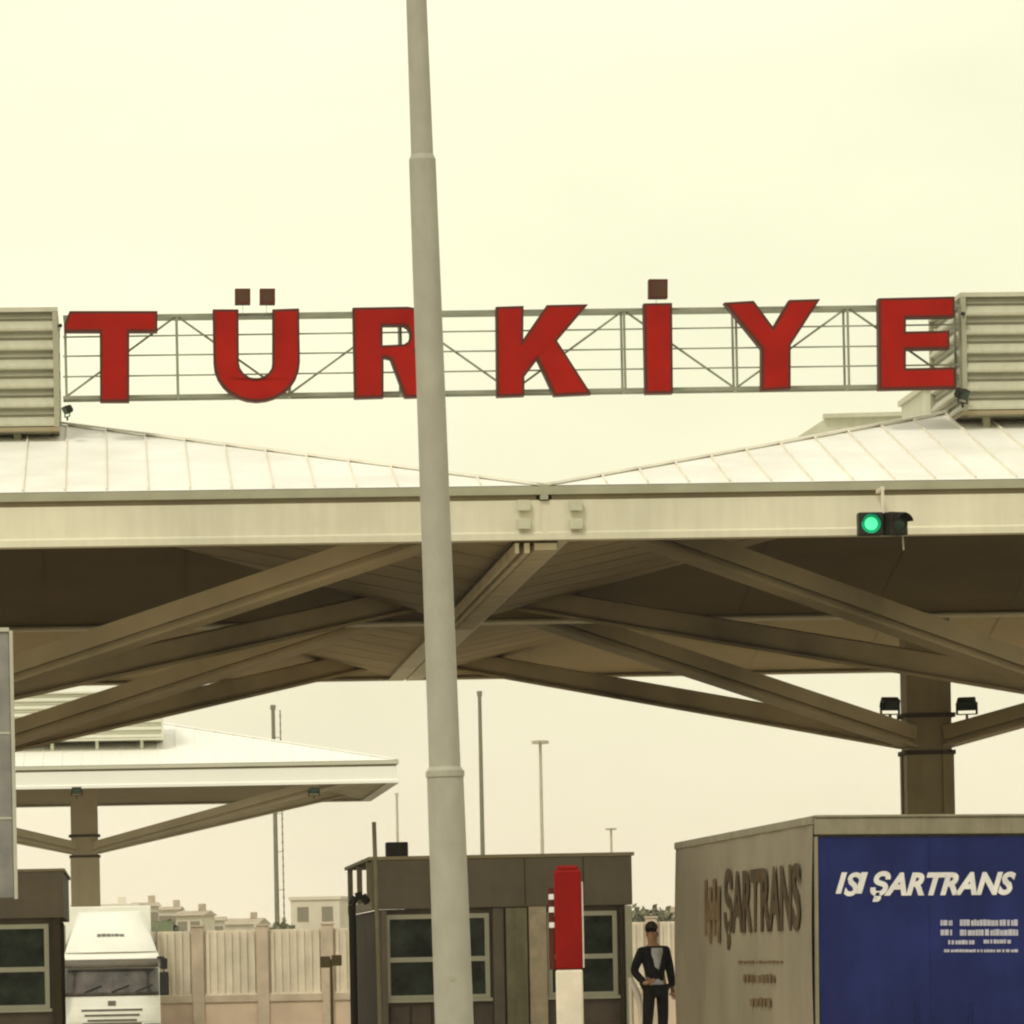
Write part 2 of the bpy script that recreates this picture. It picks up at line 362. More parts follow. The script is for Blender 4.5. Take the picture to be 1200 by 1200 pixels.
# ------------------------------------------------------------------ louvred plant housings on the roofs
def louvre_housing(s0, s1, d0, d1, z0, z1, label, chamfer=False):
    t = thing('louvred_housing', G((s0+s1)/2, (d0+d1)/2, 0), A, label, 'plant housing', 'louvred housings on the canopy roofs')
    hx, hy = (s1-s0)/2, (d1-d0)/2
    bm = NB(); box(bm, -hx+0.08, hx-0.08, -hy+0.08, hy-0.08, z0, z1-0.05); obj('casing', bm, M['louvre'], t)
    n = 6; p = (z1-z0-0.12)/n; prof = [(-0.06, z0+0.06)]
    for i in range(n):
        zz = z0+0.06+i*p
        prof += [(0.03, zz+0.01), (0.035, zz+0.04), (-0.045, zz+p*0.55), (-0.045, zz+p*0.62), (-0.01, zz+p*0.66), (-0.04, zz+p-0.005)]
    prof += [(-0.06, z1-0.06)]
    bm = NB(); rings(bm, prof, hx, hy, closed=False, idx=[0]+[0, 0, 1, 1, 1, 0]*n); obj('louvres', bm, [M['louvre'], M['louvreshade']], t)  # recess faces coloured darker to paint shade between the slats
    bm = NB(); rings(bm, [(-0.07, z1-0.06), (0.04, z1-0.06), (0.04, z1), (-0.07, z1)], hx, hy)
    box(bm, -hx+0.05, hx-0.05, -hy+0.05, hy-0.05, z1-0.03, z1-0.01); obj('cap', bm, M['louvre'], t)
    bm = NB(); rings(bm, [(-0.07, z0), (0.03, z0), (0.03, z0+0.055), (-0.07, z0+0.055)], hx, hy)
    obj('base_rail', bm, M['column'], t)
    bm = NB()
    for sx in (-1, 1):
        for sy in (-1, 1): box(bm, sx*hx-0.035, sx*hx+0.035, sy*hy-0.035, sy*hy+0.035, z0+0.057, z1-0.062)
    obj('corner_trim', bm, M['gutter'], t)
    bm = NB()
    for k in range(int(hx*2/1.5)+1):
        for yy in (-hy+.3, hy-.3): box(bm, -hx+.3+k*1.4, -hx+.4+k*1.4, yy, yy+.1, z0-1.3, z0+.005)
    obj('stub_legs', bm, M['gutter'], t)
    return t
DS = 4.6
sl, zb = Q(67, 505, DS); _, ztp = Q(66, 360, DS)
LH = louvre_housing(sl-6.5, sl, DS, DS+3.0, zb, ztp, 'grey louvred housing on the roof at the left end of the red lettering')
sr, zb2 = Q(1131, 486, DS); _, zt2 = Q(1135, 343, DS)
RH = louvre_housing(sr, sr+6.5, DS, DS+3.0, zb2, zt2, 'grey louvred housing on the roof touching the letter E')
pa = P(190, 868, 172); 
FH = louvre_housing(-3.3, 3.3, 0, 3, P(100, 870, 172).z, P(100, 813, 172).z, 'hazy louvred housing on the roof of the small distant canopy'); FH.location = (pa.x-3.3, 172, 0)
for ch in FH.children:  # louvre colours paled to paint in the distance haze
    for i in range(len(ch.data.materials)): ch.data.materials[i] = M['farlouvre' if i == 0 else 'farlouvreshade']
# service block behind the right housing and a lower roof behind it
s0, z1 = Q(1084, 455, 10.0); s1, _ = Q(1215, 455, 10.0)
bm = NB(); box(bm, s0, s1, 10, 12.5, 9.7, z1, bev=0.03); box(bm, s0-0.05, s1+.05, 9.95, 12.55, z1-0.02, z1+0.06)
o = obj('roof_service_block', bm, M['louvre']); o.location = O; o.rotation_euler.z = A
tag(o, 'plain grey block standing on the roof directly below the letter E', 'service block')
sa, za = Q(968, 490, 22.0); sb, zb_ = Q(1100, 487, 22.0); sc_, zc = Q(925, 518, 22.0)
bm = NB()
flat_poly(bm, [[(sc_, zc), (sa, za), (sb+6, zb_+0.1), (sb+6, 9.3), (sc_, 9.3)]], 22, 26, 0, 0, 0)
bar(bm, (sa-0.05, 21.97, za+0.03), (sb+6, 21.97, zb_+0.13), 0.2, 0.07)
o = obj('skylight_hood', bm, M['louvre']); o.location = O; o.rotation_euler.z = A
tag(o, 'low pale hood with a sloping end on the roof beneath the letters Y and E', 'roof hood')

# ------------------------------------------------------------------ the red lettering on its lattice frame
sg = thing('letter_sign', G(0, DS, 0), A, 'red block capitals TÜRKİYE on an open lattice frame above the canopy roof', 'sign')
def L2(x, y): s, h = Q(x, y, DS-0.32); return (s, h)
def railz(x, yl, yr): return yl + (yr-yl)*(x-75)/(1000-75)
RY = [(371.5, 360), (395, 382), (417.5, 406), (441.5, 429), (466, 453)]
for k, (yl, yr) in enumerate(RY):
    bm = NB(); a = Q(74, railz(74, yl, yr), DS); b = Q(1130, railz(1130, yl, yr), DS)
    th = 0.045 if k in (0, 4) else 0.02
    bar(bm, (a[0], 0, a[1]), (b[0], 0, b[1]), th, th)
    if k in (0, 4): bar(bm, (a[0], 0.45, a[1]+.01), (b[0], 0.45, b[1]+.01), 0.05, 0.05)
    obj('rail', bm, M['rail'], sg)
xs = [76+131*i for i in range(9)]
for i, x in enumerate(xs):
    a = Q(x, railz(x, *RY[0]), DS); b = Q(x+2, railz(x, *RY[4]), DS); bm = NB()
    for yy in (0.0, 0.45): bar(bm, (a[0], yy, a[1]), (b[0], yy, b[1]), 0.032, 0.032)
    bar(bm, (a[0], 0, a[1]), (a[0], .45, a[1]), .03, .03); bar(bm, (b[0], 0, b[1]), (b[0], .45, b[1]), .03, .03)
    obj('post', bm, M['rail'], sg)
    if i < 8:
        x2 = xs[i+1]; up = i % 2 == 0
        p = Q(x, railz(x, *RY[4 if up else 0]), DS); q = Q(x2, railz(x2, *RY[0 if up else 4]), DS)
        bm = NB(); bar(bm, (p[0], 0.03, p[1]), (q[0], 0.03, q[1]), 0.028, 0.028); obj('brace', bm, M['rail'], sg)
def grow(lp, d):
    n = len(lp); ar = sum(lp[i][0]*lp[(i+1) % n][1]-lp[(i+1) % n][0]*lp[i][1] for i in range(n)); sg_ = 1 if ar > 0 else -1; out_ = []
    for i in range(n):
        p, c, q_ = Vector(lp[i-1]), Vector(lp[i]), Vector(lp[(i+1) % n])
        e1 = (c-p).normalized(); e2 = (q_-c).normalized(); n1 = Vector((e1.y, -e1.x))*sg_; n2 = Vector((e2.y, -e2.x))*sg_
        m_ = (n1+n2); k_ = 2/max(.8, m_.length_squared); out_.append(tuple(c+m_*d*k_*.5*1.0))
    return out_
def letter(label, loops, mats=('red', 'redside'), inset=0.036, depth=0.24):  # returns and front rim painted dark red to imitate shaded sides
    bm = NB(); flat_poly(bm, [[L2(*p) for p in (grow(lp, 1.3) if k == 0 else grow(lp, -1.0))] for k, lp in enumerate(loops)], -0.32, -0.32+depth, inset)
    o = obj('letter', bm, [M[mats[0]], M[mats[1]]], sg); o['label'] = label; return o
def arc(cx, cy, rx, ry, a0, a1, n=10): return [(cx+rx*math.cos(math.radians(a0+(a1-a0)*i/n)), cy+ry*math.sin(math.radians(a0+(a1-a0)*i/n))) for i in range(n+1)]
letter('red letter T', [[(82, 365), (184, 365), (184, 388), (151, 388), (151, 470), (118, 470), (117.5, 388), (76, 388), (76, 380)]])
U = [(250, 363), (279, 363)] + [(279.5, 425)] + arc(300, 424, 20.5, 20, 180, 0, 8)[1:-1] + [(320, 424), (320, 363), (350, 362)] + arc(301, 424, 50, 46, 0, 180, 14)
lu = letter('red letter U with two dots', [U])
bm = NB()
for x0, x1 in ((276, 293), (305, 322)):
    flat_poly(bm, [[L2(x0-.5, 356), L2(x1+.5, 356), L2(x1+.5, 338), L2(x0-.5, 338)]], -0.32, -0.12, 0.03, 1, 0)
a = L2(293, 370); b = L2(293, 350)
for xx in (285, 313):
    a = L2(xx, 372); b = L2(xx, 350); bar(bm, (a[0], 0.0, a[1]), (b[0], -0.1, b[1]), 0.006, 0.006, 2)
obj('dots', bm, [M['redside'], M['dot'], M['louvre']], lu)
R_out = [(414, 361), (474, 360)] + arc(478, 386, 26, 26, -90, 70, 8) + [(509, 464), (475, 465), (458, 420), (449, 418), (449, 465), (416, 466)]
R_in = [(448, 381), (471, 381)] + arc(472, 392.5, 9, 11.5, -80, 80, 5) + [(471, 404), (448, 405)]
letter('red letter R', [R_out, R_in])
letter('red letter K', [[(582, 360), (613, 359), (613, 398), (641, 358), (688, 357), (652, 399), (692, 461), (650, 463), (630, 420), (614, 441), (614, 463), (583, 464)]])
li = letter('red letter I with a dot', [[(755, 356), (787, 355.5), (788, 460), (757, 460.5)]])
bm = NB(); flat_poly(bm, [[L2(760.5, 349), L2(782.5, 349), L2(782.5, 327), L2(760.5, 327)]], -0.32, -0.12, 0.03, 1, 0)
a = L2(771, 362); b = L2(771, 343); bar(bm, (a[0], 0, a[1]), (b[0], -0.1, b[1]), 0.006, 0.006, 2)
obj('dots', bm, [M['redside'], M['dot'], M['louvre']], li)
letter('red letter Y', [[(850, 355), (883, 353), (906, 384), (925, 352), (960, 351), (926, 404), (926, 455), (893, 457), (893, 408)]])
letter('red letter E', [[(1030, 350), (1118, 348), (1118, 371), (1061, 372), (1061, 389), (1112, 388), (1112, 408), (1061, 409), (1061, 432), (1119, 431), (1120, 454), (1031, 456)]])

# ------------------------------------------------------------------ floodlights
def floodlight(loc, rz, tilt, size, label, group='black floodlights on the gate'):
    t = thing('floodlight', loc, rz, label, 'floodlight', group)
    bm = NB(); box(bm, -.5, .5, -.22, .22, -.32, .32, bev=.06)
    for i in range(5): box(bm, -.42+i*.19, -.38+i*.19, .22, .34, -.24, .24)
    b = obj('housing', bm, M['black'], t); b.scale = (size,)*3; b.rotation_euler.x = tilt; b.location.z = size*.62
    bm = NB(); box(bm, -.42, .42, -.245, -.225, -.25, .25); g = obj('lens', bm, M['lensoff'], b)
    bm = NB()
    for sx in (-1, 1): bar(bm, (sx*.55*size, 0, size*.7), (sx*.55*size, 0, size*.05), .05*size, .12*size)
    bar(bm, (-.57*size, 0, size*.05), (.57*size, 0, size*.05), .12*size, .06*size); bar(bm, (0, 0, size*.05), (0, 0, -size*.25), .12*size, .12*size)
    obj('bracket', bm, M['black'], t)
    return t
c1 = Q(1043, 838, 1.5*W-0.6); c2 = Q(1133, 838, 1.5*W-0.6)
f1 = floodlight(G(c1[0], 1.5*W-0.6, c1[1]), A+0.35, 0.55, 0.33, 'black floodlight on the arm just left of the brown column')
f2 = floodlight(G(c2[0], 1.5*W-0.6, c2[1]), A-0.4, 0.55, 0.33, 'black floodlight on the arm just right of the brown column')
for (px_, py_, dd, rz, tl, sz, lab) in ((79, 489, DS-0.25, -1.2, 0.5, 0.17, 'small dark floodlight below the lower left end of the letter T'),
                                 (1128, 473, DS-0.25, 0.9, 0.5, 0.22, 'small dark floodlight under the lower right corner of the letter E'),
                                 (70, 386, DS-0.15, -1.2, 0.3, 0.08, 'tiny dark lamp at the left tip of the crossbar of letter T'),
                                 (1129, 372, DS-0.15, 1.2, 0.3, 0.08, 'tiny dark lamp beside the top bar of the letter E')):
    c = Q(px_, py_, dd); floodlight(G(c[0], dd, c[1]), A+rz, tl, sz, lab)
# two dark lamps under the distant canopy fascia
for px_, lab in ((90, 'dark lamp under the distant canopy edge, right above its column'), (368, 'dark lamp under the right end of the distant canopy edge')):
    p = P(px_, 933, 167.6); t = floodlight(p, A, 0.2, 0.30, lab)

# ------------------------------------------------------------------ hanging traffic light
p0 = Q(1033, 614, -0.45)
tl = thing('traffic_light', G(p0[0], -0.45, 0), A, 'twin lamp signal showing green, hanging before the canopy edge', 'traffic light')
zc = p0[1]
def hs(x): return Q(x, 614, -0.45)[0]-p0[0]
for k, (xa, xb, rz, on) in enumerate(((1005, 1034, 0.0, True), (1036, 1061, 0.5, False))):
    wd = (hs(xb)-hs(xa)); cx = (hs(xa)+hs(xb))/2
    bm = NB(); box(bm, -wd/2, wd/2, -.10, .12, -.15, .15, bev=.02)
    h = obj('signal_housing', bm, M['black'], tl); h.location = (cx, 0, zc); h.rotation_euler.z = rz
    bm = NB(); lathe(bm, [(0.001, 0.03), (.05, .025), (.085, .0)], n=20)
    ln = obj('lens', bm, M['green'] if on else M['lensoff'], h, True); ln.rotation_euler.x = math.radians(90); ln.location = (0, -.103, 0)
    bm = NB(); lathe(bm, [(0.088, 0.0), (.125, .0), (.125, .012), (.088, .012), (.088, 0)], n=24)
    rg = obj('lens_rim', bm, M['greenglow'] if on else M['black'], h); rg.rotation_euler.x = math.radians(90); rg.location = (0, -.102, 0)  # lit rim emits green, painting the lamp's glow on its housing
    bm = NB(); r0 = .125; n = 10
    a_ = [bm.verts.new((r0*math.cos(math.radians(10+160*i/n)), -.10, r0*math.sin(math.radians(10+160*i/n)))) for i in range(n+1)]
    b_ = [bm.verts.new((r0*1.02*math.cos(math.radians(10+160*i/n)), -.24, r0*1.02*math.sin(math.radians(10+160*i/n)))) for i in range(n+1)]
    for i in range(n): bm.faces.new((a_[i], a_[i+1], b_[i+1], b_[i]))
    bmesh.ops.solidify(bm, geom=bm.faces[:], thickness=0.006)
    obj('visor', bm, M['black'], h)
bm = NB(); tp = Q(1034, 570, -0.45); tube(bm, (tp[0]-p0[0], 0, zc+.14), (tp[0]-p0[0], 0, tp[1]), .022, n=10); bar(bm, (tp[0]-p0[0], -.02, tp[1]-.03), (tp[0]-p0[0], .46, tp[1]-.03), .05, .05)
obj('drop_rod', bm, M['cream'], tl)
bm = NB(); xx = hs(1058); tube(bm, (xx, .05, zc-.14), (xx+.01, .05, zc-.34), .012, n=8); obj('cable', bm, M['gutter'], tl)

# ------------------------------------------------------------------ foreground stepped pole
zp = 31.0
foot = P(533, 1200, zp); k_ = F/zp
tpole = thing('steel_pole', (0, 0, 0), 0, 'tall pale grey stepped metal pole passing in front of the letter R', 'pole')
def pc(y, wpx):
    xc = 488+(532.5-488)*y/1200; q = P(xc, y, zp); return q, wpx*1.05/k_/2
q0, _ = pc(1200, 45); q1, _ = pc(0, 23); slope = (q1-q0)/(q1.z-q0.z)
base_p = q0 - slope*q0.z
tpole.location = base_p
def at_z(z): return slope*z
for nm, (ya, wa), (yb, wb) in (('lower_section', (1630, 47), (903, 41)), ('middle_section', (903, 35.5), (187, 30)), ('upper_section', (187, 25), (-260, 20))):
    qa, ra = pc(ya, wa); qb, rb = pc(yb, wb); za = max(0, qa.z)
    bm = NB(); tube(bm, at_z(za), at_z(qb.z), ra, rb, 28)
    rr = rb
    tube(bm, at_z(qb.z-0.001), at_z(qb.z+0.035), rr*1.0, rr*0.80, 28)
    if nm == 'lower_section': tube(bm, at_z(qb.z-0.035), at_z(qb.z-.003), rr*1.06, rr*1.06, 28); tube(bm, at_z(qb.z-0.30), at_z(qb.z-.28), rr*1.015, rr*1.015, 28)
    o = obj(nm, bm, M['pole'], tpole)
    for p in o.data.polygons: p.use_smooth = True
    o.data.set_sharp_from_angle(angle=math.radians(35))
bm = NB(); box(bm, -.2, .2, -.2, .2, 0.01, .04); obj('base_plate', bm, M['pole'], tpole)
qd, _ = pc(1146, 45); bm = NB(); tube(bm, Vector((qd.x, qd.y-.112, qd.z))-base_p, Vector((qd.x, qd.y-.10, qd.z))-base_p, .016, n=10); obj('bolt', bm, M['gutter'], tpole)

# ------------------------------------------------------------------ booths on a raised island
DB = 7.2
PLAT = 1.1
def window(parent, x0, x1, z0, z1, zm, y, vert=()):
    bm = NB(); t_ = 0.065
    box(bm, x0, x1, y-.03, y+.02, z1-t_, z1); box(bm, x0, x1, y-.03, y+.02, z0, z0+t_*.8)
    box(bm, x0, x0+t_, y-.03, y+.02, z0+t_*.8, z1-t_); box(bm, x1-t_, x1, y-.03, y+.02, z0+t_*.8, z1-t_)
    box(bm, x0+t_, x1-t_, y-.034, y+.018, zm-.035, zm+.035)
    f = obj('window', bm, M['frame'], parent)
    bm = NB(); box(bm, x0+.03, x1-.03, y+.005, y+.012, z0+.03, z1-.03); obj('pane', bm, M['glass'], f)
    bm = NB(); box(bm, x0-.03, x1+.03, y-.08, y-.031, z0-.05, z0-.002); obj('sill', bm, M['frame'], f)
    return f
# middle booth
s0, _ = Q(437, 1100, DB); s1, _ = Q(742, 1100, DB)
_, ztop = Q(590, 1001, DB); _, zpar = Q(590, 1063, DB)
booth = thing('control_booth', G((s0+s1)/2, DB, 0), A, 'brown flat roofed control booth behind the pale pole, two white framed windows', 'booth', 'control booths under the canopy')
hw = (s1-s0)/2; mid = (s0+s1)/2
LEN = 8.5
def bx_(x): return Q(x, 1100, DB)[0]-mid
bm = NB(); box(bm, -hw+.12, hw-.10, .16, LEN, PLAT, zpar); obj('wall', bm, M['brown2'], booth)
bm = NB(); box(bm, -hw+.9, hw, .13, LEN+.15, zpar+.003, ztop-.051); box(bm, -hw, hw, 0, .13, zpar+.003, ztop-.05, bev=.012)
for xx in (-1.1, 0.35, 1.25): box(bm, hw*xx/2-.008, hw*xx/2+.008, -.002, .02, zpar+.02, ztop-.06, mi=1)
par = obj('parapet', bm, [M['brown'], M['seamd']], booth)
bm = NB(); rings(bm, [(-.08, ztop-.049), (.035, ztop-.049), (.035, ztop), (-.08, ztop)], hw, (LEN+.15)/2, cy=(LEN+.15)/2)
box(bm, -hw+.05, hw-.05, .05, LEN+.1, ztop-.04, ztop-.02); obj('coping', bm, M['column'], booth)
bm = NB(); box(bm, -hw+.0, -hw+.08, .135, LEN+.1, zpar+.003, zpar+.13)
for yy in (1.6, 4.9, 8.3): box(bm, -hw+.0, -hw+.08, yy, yy+.12, zpar+.133, ztop-.052)
obj('flank_frame', bm, M['booth_side'], booth)
_, wz1 = Q(510, 1071, DB); _, wzm = Q(510, 1124, DB); _, wz0 = Q(510, 1170, DB)
window(booth, bx_(452), bx_(574), wz0, wz1, wzm, .13)
window(booth, bx_(642), bx_(724), wz0, wz1, wzm, .13)
# square posts on the front, tan notice strip between the windows
for xa, xb, m_ in ((578, 591, 'brown'), (593, 618, 'greygreen'), (727, 732, 'seamd')):
    bm = NB(); box(bm, bx_(xa), bx_(xb), -.02 if m_ == 'greygreen' else .04, .155, PLAT, zpar-.01, bev=.01); obj('wall_post', bm, M[m_], booth)
bm = NB(); box(bm, bx_(620), bx_(641), .02, .155, PLAT+.25, zpar+.12, bev=.01); obj('notice_strip', bm, M['tan'], booth)
bm = NB(); box(bm, bx_(733), bx_(741), .0, .15, PLAT, zpar-.01, bev=.01); obj('corner_post', bm, M['frame'], booth)
bm = NB(); box(bm, -hw+.125, -hw+.20, -.02, .155, PLAT, zpar-.01)
obj('corner_post', bm, M['brown'], booth)
bm = NB()
for i in range(6): box(bm, bx_(455)+i*.3, bx_(455)+i*.3+.02, .14, .158, PLAT+.1, wz0-.1)
obj('wall_batten', bm, M['seamd'], booth)
# black bent downpipe on the left flank
bm = NB(); dd_ = .9; xq = bx_(424)+.0
zt = Q(424, 1048, DB)[1]
pts = [Vector((-hw-.02, dd_, zt-.12)), Vector((-hw-.10, dd_, zt)), Vector((-hw-.20, dd_, zt-.02)), Vector((-hw-.25, dd_, zt-.14)), Vector((-hw-.25, dd_, PLAT))]
for a, b in zip(pts, pts[1:]): tube(bm, a, b, .055, n=10)
obj('downpipe', bm, M['black'], booth)
# black box on the booth roof
s_, z_ = Q(465, 1002, DB+.6)
bm = NB(); box(bm, -.16, .16, -.13, .13, 0, .21, bev=.02); box(bm, -.13, .13, -.10, .10, -.02, .01)
for i in range(4): box(bm, -.12+i*.07, -.09+i*.07, -.14, -.128, .05, .16)
o = obj('roof_vent', bm, M['black']); o.location = G(s_, DB+.6, ztop+.005); o.rotation_euler.z = A
tag(o, 'small black box on the booth roof left of the pale pole', 'roof vent')
# slender post in front of the booth's left corner
p_ = P(441, 963, 76.4); bm = NB(); tube(bm, (0, 0, 0), (0, 0, p_.z-.0), .035, .03, 10); 
b1 = obj('slim_post', bm, M['greygreen']); b1.location = (p_.x+.02, p_.y, 0); b1.rotation_euler.y = -0.012
tag(b1, 'slim grey post at the left corner of the middle booth', 'post')

# raised kerb islands under booths
i0 = Q(395, 1200, DB)[0]; i1 = Q(792, 1200, DB)[0]
bm = NB(); box(bm, i0, i1, 4.6, DB+LEN+3, .008, PLAT-.06, bev=.0); box(bm, i0-.04, i1+.04, 4.56, DB+LEN+3.04, PLAT-.058, PLAT-.001, bev=.015)
o = obj('booth_island', bm, M['concrete']); o.location = O; o.rotation_euler.z = A
tag(o, 'raised concrete island carrying the middle booth and the standing man', 'platform', 'raised booth islands')

# left booth
s1, _ = Q(75, 1100, DB); _, zt1 = Q(40, 1018, DB); _, zp1 = Q(40, 1076, DB)
b2 = thing('control_booth', G(s1-1.9, DB, 0), A, 'brown control booth cut off by the left edge, beside the white lorry cab', 'booth', 'control booths under the canopy')
hw2 = 1.9
bm = NB(); box(bm, -hw2+.1, hw2-.14, .16, LEN, PLAT, zp1); obj('wall', bm, M['brown2'], b2)
bm = NB(); box(bm, -hw2, hw2, 0, LEN+.1, zp1+.003, zt1-.04, bev=.012); obj('parapet', bm, M['brown'], b2)
bm = NB(); rings(bm, [(-.08, zt1-.039), (.03, zt1-.039), (.03, zt1), (-.08, zt1)], hw2, (LEN+.1)/2, cy=(LEN+.1)/2); box(bm, -hw2+.05, hw2-.05, .05, LEN+.05, zt1-.03, zt1-.015); obj('coping', bm, M['column'], b2)
def lx(x): return Q(x, 1100, DB)[0]-(s1-1.9)
_, a1 = Q(25, 1083, DB); _, am = Q(25, 1136, DB); _, a0 = Q(25, 1182, DB)
window(b2, lx(-60), lx(57), a0, a1, am, .13)
bm = NB(); box(bm, lx(62), lx(71), .03, .155, PLAT, zp1-.01); obj('corner_post', bm, M['seamd'], b2)
bm = NB(); box(bm, hw2-.137, hw2-.09, .4, LEN-.2, PLAT+.1, zp1-.1)
for i in range(6): box(bm, hw2-.12, hw2-.07, .5+i*1.3, .6+i*1.3, PLAT, zp1-.02)
obj('side_frame', bm, M['seamd'], b2)
bm = NB(); box(bm, s1-4.3, s1+.25, 4.6, DB+LEN+3, .008, PLAT-.06); box(bm, s1-4.34, s1+.29, 4.56, DB+LEN+3.04, PLAT-.058, PLAT-.001)
o = obj('booth_island', bm, M['concrete']); o.location = O; o.rotation_euler.z = A
tag(o, 'raised concrete island under the booth at the left edge', 'platform', 'raised booth islands')

# grey panel at the far left edge, standing nearer
zp_ = 52.0; pr = P(14.5, 740, zp_); pb = P(16.5, 1052, zp_)
t = thing('sign_panel', (pr.x-.7, zp_, 0), A, 'tall narrow grey sign panel seen edge on at the far left', 'sign')
bm = NB(); box(bm, -.7, .665, -.03, .05, pb.z, pr.z, bev=.01)
for zz in (.3, .62): box(bm, -.7, .66, -.036, -.028, pb.z+(pr.z-pb.z)*zz-.01, pb.z+(pr.z-pb.z)*zz+.01, mi=1)
obj('panel', bm, [M['panel'], M['frame']], t)
bm = NB(); box(bm, .667, .70, -.05, .06, pb.z-.01, pr.z+.01); box(bm, -.7, .666, -.05, .06, pr.z+.001, pr.z+.04); obj('edge_frame', bm, M['frame'], t)
bm = NB(); tube(bm, (-.3, .12, 0), (-.3, .12, pr.z-.1), .06, n=14); box(bm, -.36, -.24, .051, .12, pb.z+.3, pb.z+.38); obj('post', bm, M['pole'], t)

# ------------------------------------------------------------------ raised barrier boom, red above white
zb_ = 66.0; kb = F/zb_
pt = P(666, 1014, zb_); pm = P(667, 1136, zb_)
t = thing('barrier_gate', (pm.x, zb_, 0), 0, 'upright barrier boom, dark red above cream white, before the middle booth', 'barrier')
hw_ = 16.0/kb
def rounded(bm, z0, z1, top=False):
    bm2 = bm; box(bm2, -hw_, hw_, -.06, .06, z0, z1, bev=.03)
bm = NB(); rounded(bm, pm.z+.004, pt.z-.05); box(bm, -hw_*.8, hw_*.8, -.05, .05, pt.z-.06, pt.z, bev=.025); 
bmr = obj('boom_red_band', bm, M['boomred'], t); bmr.rotation_euler.y = 0
bm = NB(); rounded(bm, 1.35, pm.z); obj('boom_white_band', bm, M['cream'], t)
bm = NB(); rounded(bm, 0.95, 1.346); obj('boom_red_band', bm, M['boomred'], t)
bm = NB(); box(bm, -.24, .24, .07, .45, .1, 1.15, bev=.03); box(bm, -.28, .28, .03, .49, .008, .1); tube(bm, (0, -.05, 1.0), (0, .1, 1.0), .09); obj('cabinet', bm, M['cream'], t)
bm = NB(); box(bm, -hw_-.075, -hw_-.004, -.02, .03, pm.z+.0, P(645, 1040, zb_).z, bev=.01); st = obj('edge_strip', bm, M['redside'], t)
for yy in (1051, 1066, 1084):
    q = P(645, yy, zb_); bm = NB(); box(bm, -.038, .03, -.02, 0, -.035, .035, bev=.012); r_ = obj('reflector', bm, M['print'], st); r_.location = (-hw_-.03, -.022, q.z)
bm = NB(); box(bm, hw_+.002, hw_+.02, -.03, .03, pm.z+.02, pt.z-.2); obj('edge_light_strip', bm, M['cream'], t)

# ------------------------------------------------------------------ white handrail beside the booth
zr = 76.2
t = thing('handrail', (P(739, 1150, zr).x, zr, 0), 0, 'pale tube handrail bending down beside the standing man', 'handrail')
def R_(x, y): q = P(x, y, zr); return Vector((q.x-t.location.x, 0, q.z))
bm = NB()
pts = [R_(739, 1148), R_(745, 1160), R_(750, 1175), R_(753, 1200), R_(756, 1240)]
for a, b in zip(pts, pts[1:]): tube(bm, a, b, .045, n=10)
q = R_(756, 1240); tube(bm, q, (q.x, 0, PLAT-.001) if q.z > PLAT else (q.x, 0, PLAT-.05), .03)
obj('rail', bm, M['cream'], t)
bm = NB(); a = R_(739, 1148); tube(bm, (a.x, 0, PLAT-.001), a+Vector((0, 0, .03)), .03); obj('post', bm, M['cream'], t)

# ------------------------------------------------------------------ small square sign far behind, left of the booth
zs = 96.0; q = P(388, 1127, zs)
t = thing('small_sign', (q.x, zs, 0), 0, 'small dark two part sign on a thin post left of the middle booth', 'sign')
bm = NB(); box(bm, -.19, -.01, -.02, .02, q.z-.10, q.z+.10, bev=.01); box(bm, .01, .19, -.02, .02, q.z-.07, q.z+.12, bev=.01); obj('plate', bm, M['column'], t)
bm = NB(); tube(bm, (0, .03, 0), (0, .03, q.z+.05), .03); obj('post', bm, M['column'], t)

# ------------------------------------------------------------------ semi-trailer with printed sides
AT = math.radians(4.9)
zt_ = 61.0; e = P(950, 955, zt_)
# local frame: x to the right from the left rear edge, y forward
tr = thing('semi_trailer', (e.x, e.y, 0), AT, 'box semi-trailer with blue rear doors and grey printed side at the lower right', 'semi-trailer')
tr.rotation_euler = (0, 0.012, AT)
HT = e.z; WT = 2.58; LT = 13.7
bm = NB()
box(bm, 0, .03, .0, .12, 1.0, HT-.24); box(bm, WT-.055, WT, 0, .12, 1.0, HT-.24)
box(bm, 0, WT, -.01, .12, HT-.22, HT-.03, bev=.012); box(bm, -.005, WT+.005, -.03, .12, HT-.028, HT, bev=.008); box(bm, 0, WT, 0, .12, .95, 1.06)
obj('rear_frame', bm, M['tframe'], tr)
for i, (xa, xb) in enumerate(((.033, WT/2-.001), (WT/2+.001, WT-.058))):
    bm = NB(); box(bm, xa, xb, .03, .07, 1.065, HT-.245, bev=.003)
    dr = obj('rear_door', bm, M['blue'], tr)
    bm = NB(); xr = xb-.15 if i == 0 else xa+.45
    if i == 1:
        pass
    tube(bm, (xr, .012, 1.05), (xr, .012, 1.9), .014); 
    obj('lock_rod', bm, M['blue'], dr)
bm = NB()      # gently rippled tarpaulin side
n = 90; m_ = 16; zz0, zz1 = 1.12, HT-.10
gv = [[bm.verts.new((-.004+.005*math.sin(j/n*LT*2.4)+.003*math.sin(j*.9+k*.25)-(.03*math.sin(math.pi*k/m_)), .12+(LT-.12)*j/n, zz0+(zz1-zz0)*k/m_)) for k in range(m_+1)] for j in range(n+1)]
for j in range(n):
    for k in range(m_): bm.faces.new((gv[j][k], gv[j+1][k], gv[j+1][k+1], gv[j][k+1]))
sd_ = obj('side_curtain', bm, M['side'], tr, True)
bm = NB(); box(bm, .03, WT-.03, .13, LT, 1.06, HT-.05); obj('cargo_body', bm, M['tframe'], tr)
